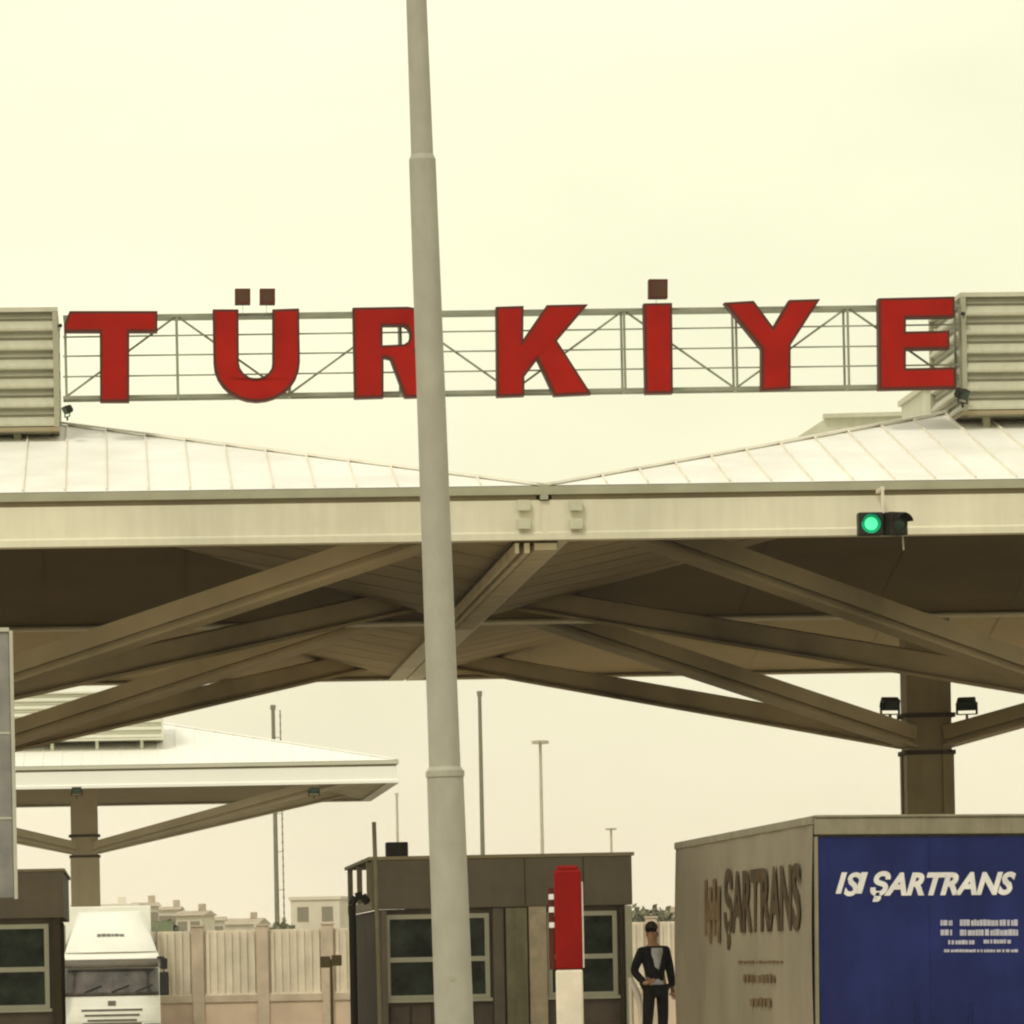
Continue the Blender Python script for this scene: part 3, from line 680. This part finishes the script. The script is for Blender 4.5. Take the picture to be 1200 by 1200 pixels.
bm = NB(); box(bm, -.02, .06, .125, LT, HT-.10, HT-.005, bev=.01); box(bm, WT-.06, WT+.02, .125, LT, HT-.10, HT-.005); box(bm, -.015, .05, .12, LT, .98, 1.11); obj('roof_rail', bm, M['tframe'], tr)
# side print
def side_text(s, y0, y1, z0, z1, m, bold=.02, shear=0.0):
    b = text_fit(s, 0, 1, z0, z1, 0, shear, bold, .01)
    for v in b.verts: v.co = Vector((-.045+v.co.y*.3, y1+(y0-y1)*v.co.x, v.co.z))
    return obj('side_print', b, M[m], sd_)
VPX = 600-F*math.tan(AT)
def side_y(x):     # photo column -> metres forward along the side
    return zt_*((950-VPX)/(x-VPX)-1)/math.cos(AT)
def side_z(x, y):
    zz = zt_*(950-VPX)/(x-VPX); return P(x, y, zz).z
side_text('ŞARTRANS', side_y(936), side_y(846), side_z(890, 1112), side_z(890, 1012), 'sideink', .035)
bm = NB(); ya, yb = side_y(842), side_y(822); z0, z1 = side_z(832, 1105), side_z(832, 1030)
for i in range(4):
    yy = ya+(yb-ya)*i/4; box(bm, -.046, -.043, yy+.08, yy+(yb-ya)/4-.1, z0+.1*(i % 2), z1-.1*((i+1) % 2))
box(bm, -.049, -.047, ya+.15, yb-.15, (z0+z1)/2-.12, (z0+z1)/2+.12)
obj('side_emblem', bm, M['sideink2'], sd_)
for (xa, xb, yy, hh) in ((862, 915, 1127, 4), (868, 905, 1146, 12), (876, 900, 1174, 12)):
    bm = NB(); y0_, y1_ = side_y(xb), side_y(xa); zc_ = side_z((xa+xb)/2, yy); u = y0_
    while u < y1_-.15:
        l_ = random.uniform(.12, .4); box(bm, -.046, -.043, u, min(u+l_, y1_), zc_-hh/220, zc_+hh/220*random.uniform(.6, 1)); u += l_+.12
    obj('side_small_print', bm, M['sideink2'], sd_)
# rear print
def rx(x): return (x-950)/(F/zt_)
def rz_(x, y): return P(x, y, zt_).z + rx(x)*0.012
bm = text_fit('ŞARTRANS', rx(1015), rx(1188), rz_(1100, 1056), rz_(1100, 1020), .026, .32, .042)
obj('door_lettering', bm, M['print'], tr)
bm = NB()     # slanted striped emblem before the word
ex0, ex1, ez0, ez1 = rx(974), rx(1013), rz_(990, 1047), rz_(990, 1022)
sh = .3*(ez1-ez0)
for i in range(3):
    u0 = ex0+(ex1-ex0-sh)*(0.0, .30, .74)[i]; u1 = ex0+(ex1-ex0-sh)*(.2, .66, .98)[i]
    if i == 1: continue
    vs = [(u0, ez0), (u1, ez0), (u1+sh, ez1), (u0+sh, ez1)]
    flat_poly(bm, [vs], .020, .027, 0, 0, 0)
obj('door_emblem', bm, M['print'], tr)
bm = text_fit('S', ex0+(ex1-ex0)*.25, ex0+(ex1-ex0)*.78, ez0-.03, ez1, .026, .3, .03); obj('door_emblem', bm, M['print'], tr)
random.seed(3)
for (xa, xb, yy, h2) in ((1098, 1112, 1081, 7), (1121, 1190, 1081, 7.5), (1098, 1113, 1092.5, 7), (1121, 1190, 1092.5, 7.5), (1107, 1138, 1104, 5), (1149, 1182, 1103, 5), (1102, 1190, 1114, 3.5)):
    u = xa
    bm = NB()
    while u < xb:
        l_ = random.uniform(2, 5); z_c = rz_(u, yy); box(bm, rx(u), rx(min(xb, u+l_)), .020, .027, z_c-h2/210, z_c+h2/210*random.uniform(.7, 1)); u += l_+random.choice((.5, .6, 1.7))
    obj('door_small_print', bm, M['print2'], tr)
# running gear (below the picture)
bm = NB(); box(bm, .75, .9, .5, LT-.6, .78, .95); box(bm, WT-.9, WT-.75, .5, LT-.6, .78, .95); box(bm, .1, WT-.1, .2, .32, .5, .62); obj('chassis', bm, M['cabgrey'], tr)
for yy in (2.2, 3.5, 4.8):
    for xx in (.18, WT-.48):
        bm = NB(); prof = [(.25, 0), (.5, .0), (.52, .05), (.52, .25), (.5, .3), (.25, .3)]
        lathe(bm, prof, n=28); wv = obj('wheel', bm, M['rubber'], tr); wv.rotation_euler.y = math.radians(90); wv.location = (xx, yy, .53)
        bm = NB(); lathe(bm, [(.001, .06), (.12, .04), (.16, .1), (.25, .06), (.25, .24), (.001, .2)], n=24); obj('rim', bm, M['tframe'], wv)
for xx in (.6, WT-.6):
    bm = NB(); box(bm, xx-.06, xx+.06, 10.9, 11.05, .1, 1.0); box(bm, xx-.14, xx+.14, 10.82, 11.13, .02, .1); obj('landing_leg', bm, M['cabgrey'], tr)
bm = NB(); box(bm, .15, .5, .16, .19, .66, .78); box(bm, WT-.5, WT-.15, .16, .19, .66, .78); obj('tail_light', bm, M['boomred'], tr)

# ------------------------------------------------------------------ white lorry cab coming towards the camera
zc = 139.0; q = P(130, 1119, zc)
lorry = thing('lorry', (q.x, zc, 0), A, 'white lorry with tall roof fairing, driving towards the gate at lower left', 'lorry')
def prism_y(bm, prof, x0, x1, mi=0):       # prof in (y, z)
    a = [bm.verts.new((x0, y, z)) for y, z in prof]; b = [bm.verts.new((x1, y, z)) for y, z in prof]; n = len(prof)
    for i in range(n): bm.faces.new((a[i], a[(i+1) % n], b[(i+1) % n], b[i])).material_index = mi
    bm.faces.new(a).material_index = mi; bm.faces.new(b[::-1]).material_index = mi
def front_y(z):      # profile of the cab's nose
    for (a, ya), (b, yb) in zip(((.4, .05), (.7, -.04), (1.2, -.05), (1.66, .0), (2.4, .16), (2.62, .26), (2.80, .55)), ((.7, -.04), (1.2, -.05), (1.66, .0), (2.4, .16), (2.62, .26), (2.80, .55), (9, 2))):
        if a <= z <= b: return ya+(yb-ya)*(z-a)/(b-a)
def half_w(z): return 1.235-.02*max(0, z-1.6)**2-(.03 if z > 2.7 else 0)
def nose(s_, z, off=0.0): return Vector((half_w(z)*s_*(1+off*.4), front_y(z)-off+.30*abs(s_)**5+.05*s_*s_, z))
def patch(bm, s0, s1, z0, z1, off, th, n=24, m_=6, mi=0):
    o_ = [[bm.verts.new(nose(s0+(s1-s0)*i/n, z0+(z1-z0)*k/m_, off)) for k in range(m_+1)] for i in range(n+1)]
    i_ = [[bm.verts.new(nose(s0+(s1-s0)*i/n, z0+(z1-z0)*k/m_, off)+Vector((0, th, 0))) for k in range(m_+1)] for i in range(n+1)]
    fs = []
    for i in range(n):
        for k in range(m_):
            fs.append(bm.faces.new((o_[i][k], o_[i+1][k], o_[i+1][k+1], o_[i][k+1]))); fs.append(bm.faces.new((i_[i][k], i_[i][k+1], i_[i+1][k+1], i_[i+1][k])))
        fs.append(bm.faces.new((o_[i][0], i_[i][0], i_[i+1][0], o_[i+1][0]))); fs.append(bm.faces.new((o_[i][m_], o_[i+1][m_], i_[i+1][m_], i_[i][m_])))
    for k in range(m_):
        fs.append(bm.faces.new((o_[0][k], o_[0][k+1], i_[0][k+1], i_[0][k]))); fs.append(bm.faces.new((o_[n][k], i_[n][k], i_[n][k+1], o_[n][k+1])))
    for f in fs: f.material_index = mi
zs_ = [.42, .7, .95, 1.2, 1.45, 1.66, 1.9, 2.15, 2.4, 2.55, 2.62, 2.7, 2.78]
bm = NB(); nn = 24
lp = [[bm.verts.new(nose(-1+2*i/nn, z)) for i in range(nn+1)]+[bm.verts.new((half_w(z), 2.2, z)), bm.verts.new((-half_w(z), 2.2, z))] for z in zs_]
for a, b in zip(lp, lp[1:]):
    for i in range(len(a)): bm.faces.new((a[i], a[(i+1) % len(a)], b[(i+1) % len(a)], b[i]))
bm.faces.new(lp[0][::-1]); bm.faces.new(lp[-1])
cab = obj('cab', bm, M['cabwhite'], lorry, True); cab.data.set_sharp_from_angle(angle=math.radians(40))
bm = NB(); rows = 8; cols = 20; lp = []
for k in range(rows+1):
    t_ = k/rows; z = 2.78+1.0*t_**.9; hw3 = 1.16-.40*t_**1.1; y0_ = .42+.62*t_+.25*t_*t_
    lp.append([bm.verts.new((hw3*(-1+2*i/cols), y0_+.34*abs(-1+2*i/cols)**4, z)) for i in range(cols+1)]+[bm.verts.new((hw3+.05, 2.15, z+.06*t_)), bm.verts.new((-hw3-.05, 2.15, z+.06*t_))])
for a, b in zip(lp, lp[1:]):
    for i in range(len(a)): bm.faces.new((a[i], a[(i+1) % len(a)], b[(i+1) % len(a)], b[i]))
bm.faces.new(lp[0][::-1]); bm.faces.new(lp[-1])
dfl = obj('roof_fairing', bm, M['cabwhite'], lorry, True); dfl.data.set_sharp_from_angle(angle=math.radians(35))
bm = NB(); random.seed(5); u = -.34
while u < .32:
    l_ = random.uniform(.05, .12); h_ = random.uniform(.05, .09); y_ = .42+.62*.42+.04
    box(bm, u, u+l_, y_-.05, y_+.04, 3.22-h_, 3.22+h_*.4); u += l_+.02
obj('fairing_print', bm, M['panel'], dfl)
bm = NB(); patch(bm, -.975, .975, 1.66, 2.36, .012, .04)
def wy(z): return front_y(z)
ws = obj('windscreen', bm, M['cabglass'], lorry, True)
bm = NB(); patch(bm, -.93, .93, 1.0, 1.36, .015, .05, mi=1); 
for i in range(3): patch(bm, -.62+.06*i, .62-.06*i, 1.28-i*.13, 1.33-i*.13, .03, .02, m_=1)
patch(bm, -.08, .08, 1.42, 1.54, .02, .02, m_=1)
grl = obj('grille', bm, [M['cabgrey'], M['cabwhite']], lorry)
for sx in (-1, 1):
    bm = NB(); patch(bm, *sorted((sx*.66, sx*.985)), .62, .95, .02, .05, n=8); obj('headlight', bm, M['panel'], lorry, True)
bm = NB(); patch(bm, -.99, .99, .30, .40, .0, .1) if False else box(bm, -1.2, 1.2, -.02, .3, .32, .44); patch(bm, -.60, .60, .46, .98, .02, .05, mi=0); obj('bumper', bm, M['cabgrey'], lorry)
bm = NB()
for xx in (-.7, 0, .6): bar(bm, (xx, wy(1.78)-.04, 1.76), (xx+.45, wy(1.95)-.04, 1.93), .02, .03)
obj('wiper', bm, M['rubber'], ws)
bm = NB(); patch(bm, -.98, .98, 2.38, 2.60, .14, .03, m_=2); obj('sun_visor', bm, M['cabgrey'], lorry, True)
for sx in (-1, 1):
    bm = NB(); prism_y(bm, [(1.2, 2.7), (2.15, 2.7), (2.15, 3.5), (1.5, 3.3)], sx*1.18-.02, sx*1.18+.02); obj('side_deflector', bm, M['cabgrey'], lorry)
    bm = NB(); box(bm, sx*1.30-.10, sx*1.30+.10, .0, .12, 2.35, 2.62, bev=.04); obj('wide_angle_mirror', bm, M['panel'], lorry)
for sx in (-1, 1):
    bm = NB(); box(bm, sx*1.34-.12, sx*1.34+.12, -.22, -.06, 1.65, 2.25, bev=.04); box(bm, sx*1.34-.09, sx*1.34+.09, -.20, -.08, 2.32, 2.60, bev=.03); bar(bm, (sx*1.18, 0, 2.62), (sx*1.34, -.14, 2.62), .05, .05); bar(bm, (sx*1.34, -.14, 2.62), (sx*1.34, -.14, 1.8), .03, .03)
    obj('mirror', bm, M['rubber'], lorry)
for sx in (-1, 1):
    for yy in (1.3, 4.6):
        bm = NB(); lathe(bm, [(.25, 0), (.5, 0), (.52, .05), (.52, .25), (.5, .3), (.25, .3), (.001, .2)], n=24); wv = obj('wheel', bm, M['rubber'], lorry); wv.rotation_euler.y = math.radians(90); wv.location = (-1.2 if sx < 0 else .9, yy, .53)
bm = NB(); box(bm, -1.25, 1.05, 3.2, 16, 1.0, 3.98, bev=.03); box(bm, -.5, .5, 2.0, 15.5, .7, .99); obj('cargo_box', bm, M['cabwhite'], lorry)

# paler lorry waiting further back
q = P(178, 1119, 172)
l2 = thing('lorry', (q.x, 172, 0), A, 'pale green and white lorry half hidden behind the white lorry cab', 'lorry')
z3 = P(178, 1079, 172).z
bm = NB(); box(bm, -.7, .7, 2.6, 11, .9, z3, bev=.04); obj('cargo_box', bm, M['tgreen'], l2)
bm = NB(); prism_y(bm, [(0, .5), (-.02, 1.5), (.25, 2.3), (.5, z3-.75), (2.3, z3-.35), (2.3, .6)], -.68, .72); bmesh.ops.bevel(bm, geom=bm.edges[:], offset=.06, segments=2, affect='EDGES'); obj('cab', bm, M['cabwhite'], l2)
bm = NB(); box(bm, -.6, .64, -.03, .1, 1.6, 2.15); obj('windscreen', bm, M['glass'], l2)
for sx in (-.6, .35):
    for yy in (1.2, 8.5):
        bm = NB(); lathe(bm, [(.2, 0), (.45, 0), (.47, .05), (.47, .2), (.45, .25), (.001, .2)], n=20); wv = obj('wheel', bm, M['rubber'], l2); wv.rotation_euler.y = math.radians(90); wv.location = (sx, yy, .48)

# ------------------------------------------------------------------ fence beyond, ribbed cream panels on a low wall
zf = 152.0; kf = F/zf
f0 = P(150, 1119, zf).x; f1 = P(830, 1119, zf).x
top = P(262, 1090, zf).z; rl = P(262, 1165, zf).z
fence = thing('panel_fence', (0, zf, 0), 0, 'cream ribbed panel fence with brown posts on a low wall behind the lorries', 'fence')
bm = NB(); box(bm, f0, f1, 0, .3, 0, rl-.22); obj('low_wall', bm, M['wallpink'], fence)
bm = NB(); box(bm, f0, f1, -.05, .32, rl-.218, rl-.03, bev=.0); obj('wall_coping', bm, M['fpost'], fence)
px0 = P(232, 1119, zf).x; stp = 76/kf; k = -1
while px0+k*stp < f1:
    x = px0+k*stp
    bm = NB(); box(bm, x-.16, x+.16, -.09, .40, 0, top+.10, bev=.02); box(bm, x-.19, x+.19, -.12, .43, top+.10, top+.15, bev=.01); obj('fence_post', bm, M['fpost'], fence)
    if k % 3 == 0 or True:
        bm = NB(); xa, xb = x+.165, x+stp-.165; box(bm, xa, xb, .12, .15, rl-.028, top)
        nn = 7
        for i in range(nn): u = xa+(xb-xa)*(i+.5)/nn; box(bm, u-.045, u+.045, .05, .119, rl+.02, top-.04)
        box(bm, xa, xb, .03, .118, rl-.03, rl+.02); obj('fence_panel', bm, M['fence'], fence)
    k += 1

# ------------------------------------------------------------------ floodlight masts far behind
def mast(px_, ytop, z, wpx, head, label, ladder=False):
    q = P(px_, ytop, z); t = thing('floodlight_mast', (q.x, z, 0), 0, label, 'mast', 'tall floodlight masts in the distance')
    r = wpx*z/F/2
    bm = NB(); tube(bm, (0, 0, 0), (-.0*q.z, 0, q.z), r*1.15, r*.8, 12)
    if ladder:
        z_ = 0.5
        while z_ < q.z: box(bm, r*3.0-.07, r*3.0+.07, -.04, .04, z_, z_+.16); z_ += .62
        tube(bm, (r*3, 0, .3), (r*3, 0, q.z), .05, n=6)
        z_ = 2
        while z_ < q.z: bar(bm, (0, 0, z_), (r*3, 0, z_), .05, .05); z_ += 3
    mm = M['mast' if z < 450 else 'masthaze']; obj('shaft', bm, mm, t)  # farther masts get a paler colour with the haze painted in
    bm = NB()
    if head:
        hwid = head*z/F/2; n = 6; lathe(bm, [(hwid*.55, q.z-.1), (hwid*.6, q.z-.1), (hwid*.6, q.z+.1), (hwid*.55, q.z+.1), (hwid*.55, q.z-.1)], n=18)
        for i in range(n):
            a_ = 2*math.pi*i/n; c = Vector((math.cos(a_)*hwid*.8, math.sin(a_)*hwid*.8, q.z-.05)); bar(bm, (0, 0, q.z), c, .12, .12); bar(bm, c-Vector((hwid*.2, 0, 0)), c+Vector((hwid*.2, 0, 0)), .5, .3)
    else: box(bm, -r*1.1, r*1.1, -r*1.1, r*1.1, q.z+.02, q.z+.4)
    obj('lamp_head', bm, mm, t)
mast(320, 832, 430, 5.5, 0, 'thick mast with a ladder rising past the tip of the distant canopy', True)
mast(562, 816, 410, 5.5, 0, 'tall dark mast just right of the pale foreground pole')
mast(633, 869, 500, 4.5, 20, 'slender mast with a round lamp head above the middle booth')
mast(716, 971, 830, 3.5, 13, 'shortest mast, with a small lamp head above the right end of the middle booth')
mast(465, 933, 660, 3.5, 0, 'thin mast rising from the black box on the booth roof')

# ------------------------------------------------------------------ distant town
random.seed(11)
def house(px0_, px1_, ytop, z, label, m='house', gable=True, rows=2):
    a = P(px0_, ytop, z); b = P(px1_, ytop, z); wd = (b.x-a.x)/2; hh = a.z
    t = thing('distant_house', ((a.x+b.x)/2, z, 0), random.uniform(-.15, .15), label, 'house', 'hazy houses on the skyline')
    rf = min(2.2, wd*.4) if gable else .3
    bm = NB(); box(bm, -wd, wd, 0, 9, 0, hh-rf); wl = obj('wall', bm, M[m], t)
    bm = NB()
    if gable: prism_x = [(-.4, hh-rf), (4.5, hh), (9.4, hh-rf)]; prism_y(bm, prism_x, -wd-.3, wd+.3)
    else: box(bm, -wd-.15, wd+.15, -.15, 9.15, hh-rf+.01, hh)
    if random.random() < .7: box(bm, wd*.3, wd*.3+.7, 4, 4.7, hh-.4, hh+.7)
    obj('roof', bm, M['tile'] if gable else M[m], t)
    n = max(2, int(wd*2/2.6))
    for r_ in range(rows):
        for i in range(n):
            x = -wd+wd*2*(i+.5)/n; z_ = hh-rf-1.9-r_*2.9
            if z_ < .5: continue
            bm = NB(); box(bm, x-.5, x+.5, -.03, .02, z_, z_+1.3); obj('window', bm, M['wpane'], t)
house(84, 161, 1060, 520, 'long pale flat roofed block right behind the white lorry cab', 'house2', False)
house(160, 186, 1057, 560, 'tall grey flat topped house right of the long pale block')
house(186, 208, 1062, 590, 'narrow house on the skyline left of the first fence post', 'house2')
house(206, 236, 1067, 560, 'wide tiled house above the fence panels at left')
house(238, 262, 1074, 600, 'low house on the skyline above the middle fence panels', 'house2')
house(262, 300, 1076, 640, 'long low house on the skyline before the ladder mast')
house(340, 398, 1051, 480, 'big boxy building left of the middle booth', 'house', False, 3)
house(300, 338, 1083, 560, 'lowest pale house beside the foot of the ladder mast', 'house2', False)
house(742, 762, 1066, 420, 'small house between the booth and the man', 'house2')
house(764, 800, 1072, 460, 'pale house just behind the man', 'house')
def tree(px_, ytop, z, rad, label):
    q = P(px_, ytop, z); t = thing('distant_tree', (q.x, z, 0), 0, label, 'tree', 'small trees between the far houses')
    bm = NB(); tube(bm, (0, 0, 0), (0, 0, q.z*.6), .22, .12, 8)
    for i in range(5):
        a_ = i*1.3; bar(bm, (0, 0, q.z*.4), (math.cos(a_)*rad*.6, math.sin(a_)*rad*.6, q.z*.75), .1, .1)
    obj('trunk', bm, M['bark'], t)
    bm = NB()
    for i in range(900):
        v = Vector((random.gauss(0, 1), random.gauss(0, 1), random.gauss(0, 1))).normalized()*random.random()**.4
        c = Vector((v.x*rad, v.y*rad, q.z*.66+v.z*q.z*.33)) + Vector([random.gauss(0, .12) for _ in range(3)])
        n_ = Vector([random.gauss(0, 1) for _ in range(3)]).normalized(); a_ = n_.orthogonal().normalized()*.22; b_ = n_.cross(a_.normalized())*.16
        bm.faces.new([bm.verts.new(c+o_) for o_ in (a_, b_, -a_, -b_)])
    obj('crown', bm, M['leaf'], t)
tree(755, 1062, 300, 1.4, 'bushy tree right of the middle booth, left of the trailer')
tree(776, 1064, 310, 1.2, 'tree directly above the head of the standing man')
tree(331, 1078, 420, 1.3, 'small tree at the foot of the ladder mast')
tree(196, 1080, 330, 1.2, 'small tree behind the pale green lorry')

# ------------------------------------------------------------------ the man on the island
def skin_mesh(name, verts, edges, radii, m, parent, root=0, sub=2):
    me = bpy.data.meshes.new(name); me.from_pydata([Vector(v) for v in verts], edges, []); o = bpy.data.objects.new(name, me); C.objects.link(o)
    md = o.modifiers.new('s', 'SKIN'); 
    if not me.skin_vertices: me.attributes  # layer is made by the modifier
    for i, r in enumerate(radii):
        sv = me.skin_vertices[0].data[i]; sv.radius = r if isinstance(r, tuple) else (r, r); sv.use_root = (i == root)
    o.modifiers.new('u', 'SUBSURF').levels = sub
    dg = bpy.context.evaluated_depsgraph_get(); me2 = bpy.data.meshes.new_from_object(o.evaluated_get(dg)); bpy.data.objects.remove(o)
    me2.materials.clear(); me2.materials.append(m)
    for p in me2.polygons: p.use_smooth = True
    o2 = bpy.data.objects.new(name, me2); C.objects.link(o2); o2.parent = parent
    return o2
zq = 76.0; q = P(768, 1200, zq)
man = thing('person', (q.x, zq, PLAT), 0.38, 'man in dark open jacket and white shirt standing between booth and trailer', 'person')
V = [(0.02, 0, .95), (0.01, 0, 1.15), (-.01, 0, 1.38), (-.015, .0, 1.50), (-.03, -.015, 1.60), (-.035, -.03, 1.70),
     (-.19, .01, 1.40), (-.29, .06, 1.14), (-.20, -.12, .97), (-.14, -.17, .99),
     (.17, -.01, 1.42), (.25, .03, 1.15), (.25, -.05, .90), (.245, -.08, .82),
     (-.08, 0, .88), (-.13, -.05, .50), (-.15, .0, .10), (-.17, -.12, .04),
     (.11, 0, .88), (.12, .0, .50), (.12, .06, .10), (.16, -.05, .04)]
E = [(0, 1), (1, 2), (2, 3), (3, 4), (4, 5), (2, 6), (6, 7), (7, 8), (8, 9), (2, 10), (10, 11), (11, 12), (12, 13), (0, 14), (14, 15), (15, 16), (16, 17), (0, 18), (18, 19), (19, 20), (20, 21)]
Rr = [(.15, .11), (.14, .10), (.16, .11), .048, (.070, .088), (.072, .088), .06, .045, .032, .035, .06, .045, .032, .035, .085, .06, .045, .04, .085, .06, .045, .04]
body = skin_mesh('body', V, E, Rr, M['skin'], man)
jv = [(0, 0, .90)]+V[1:3]+[V[6], V[7], V[8], V[10], V[11], V[12], (-.012, .02, 1.475)]
skin_mesh('jacket', jv, [(0, 1), (1, 2), (2, 3), (3, 4), (4, 5), (2, 6), (6, 7), (7, 8), (2, 9)], [(.185, .135), (.175, .13), (.19, .135), .085, .065, .05, .085, .065, .05, (.085, .07)], M['jacket'], man)
skin_mesh('trousers', [V[0]]+V[14:17]+V[18:21], [(0, 1), (1, 2), (2, 3), (0, 4), (4, 5), (5, 6)], [(.165, .125), .10, .08, .065, .10, .08, .065], M['trousers'], man)
bm = NB()
gx = [[bm.verts.new((-.085+.17*i/6, -.155+.05*abs(i-3)**1.6/6, 0.95+.51*k/8)) for k in range(9)] for i in range(7)]
for i in range(6):
    for k in range(8): bm.faces.new((gx[i][k], gx[i+1][k], gx[i+1][k+1], gx[i][k+1]))
bmesh.ops.solidify(bm, geom=bm.faces[:], thickness=.01); obj('shirt_front', bm, M['shirt'], man, True)
hd0 = set(o_.name for o_ in C.objects)
bm = NB(); bmesh.ops.create_uvsphere(bm, u_segments=20, v_segments=12, radius=.105)
for v in bm.verts: v.co = Vector((v.co.x*.86, v.co.y*1.02+.022, v.co.z*.95+1.735)); 
bmesh.ops.delete(bm, geom=[v for v in bm.verts if v.co.z < 1.735 and v.co.y < 0.0], context='VERTS'); obj('hair', bm, M['hair'], man, True)
bm = NB()
for sx in (-1, 1):
    box(bm, sx*.033-.012, sx*.033+.012, -.104, -.092, 1.655, 1.667)
obj('eyes', bm, M['hair'], body)
bm = NB(); bar(bm, (0, -.085, 1.665), (0, -.125, 1.63), .022, .02); box(bm, -.09, -.075, -.02, .02, 1.62, 1.68); box(bm, .075, .09, -.02, .02, 1.62, 1.68); obj('nose_and_ears', bm, M['skin'], body)
for o_ in list(C.objects):
    if o_.name not in hd0 and o_.type == 'MESH': o_.location += Vector((-.035, -.03, 0))
for sx in (-1, 1):
    h0 = Vector(V[9] if sx < 0 else V[13]); dr_ = (h0-Vector(V[8] if sx < 0 else V[12])).normalized(); sd2 = dr_.cross(Vector((0, 1, 0))).normalized()
    if sx < 0: sd2 = Vector((0, .1, 1)).normalized()
    for k in range(5):
        ln_ = (.036, .044, .047, .040, .03)[k]; c = h0+sd2*(-.026+.017*k)*(1 if k < 4 else 0)+dr_*.012
        bm = NB()
        if k == 4: c = h0-sd2*.035; tube(bm, c, c+dr_*.03-sd2*.018, .010, .008, 8)
        else:
            m1 = c+dr_*ln_+Vector((0, -.008, 0)); tube(bm, c, m1, .009, .008, 8); tube(bm, m1, m1+dr_*ln_*.7+Vector((0, .012, -.004)), .008, .006, 8)
        obj('finger', bm, M['skin'], body, True)
for sx in (-1, 1):
    bm = NB(); ft = V[17] if sx < 0 else V[21]; box(bm, ft[0]-.05, ft[0]+.05, ft[1]-.09, ft[1]+.19, 0, .09, bev=.03); obj('shoe', bm, M['rubber'], man)

# pieces one can count become objects of their own
def split_pieces(o, name=None):
    bm = bmesh.new(); bm.from_mesh(o.data); seen = set(); groups = []
    for f in bm.faces:
        if f.index in seen: continue
        st = [f]; seen.add(f.index); g = []
        while st:
            c = st.pop(); g.append(c.index)
            for v in c.verts:
                for f2 in v.link_faces:
                    if f2.index not in seen: seen.add(f2.index); st.append(f2)
        groups.append(g)
    for k, g in enumerate(groups[::-1]):
        b2 = bm.copy(); b2.faces.ensure_lookup_table(); keep = set(g)
        bmesh.ops.delete(b2, geom=[f for f in b2.faces if f.index not in keep], context='FACES')
        last = k == len(groups)-1
        me = o.data if last else bpy.data.meshes.new(name or o.name.split('.')[0]); b2.to_mesh(me); b2.free()
        if last: break
        for m_ in o.data.materials: me.materials.append(m_)
        n = o.copy(); n.data = me; n.name = name or o.name.split('.')[0]; C.objects.link(n); n.parent = o.parent
    bm.free()
for nm, new in (('corner_trim', None), ('stub_legs', 'stub_leg'), ('dots', 'dot'), ('eyes', 'eye'), ('wiper', None), ('tail_light', None), ('chassis', 'chassis_beam'),
                ('wall_batten', None), ('flank_frame', None), ('side_frame', 'side_rail')):
    for o in [o for o in bpy.data.objects if o.name.split('.')[0] == nm]:
        if new: o.name = new
        split_pieces(o, new or nm)

# ------------------------------------------------------------------ air
bm = NB(); box(bm, -300, 300, -25, 1200, -1.6, 60)
m = bpy.data.materials.new('haze'); m.use_nodes = True; t = m.node_tree; t.nodes.clear()
o_ = t.nodes.new('ShaderNodeOutputMaterial'); v_ = t.nodes.new('ShaderNodeVolumePrincipled')
v_.inputs['Color'].default_value = (0.98, 0.93, 0.80, 1); v_.inputs['Density'].default_value = 0.00025; v_.inputs['Anisotropy'].default_value = 0.2
t.links.new(v_.outputs[0], o_.inputs['Volume'])
tag(obj('haze', bm, m), kind='stuff')
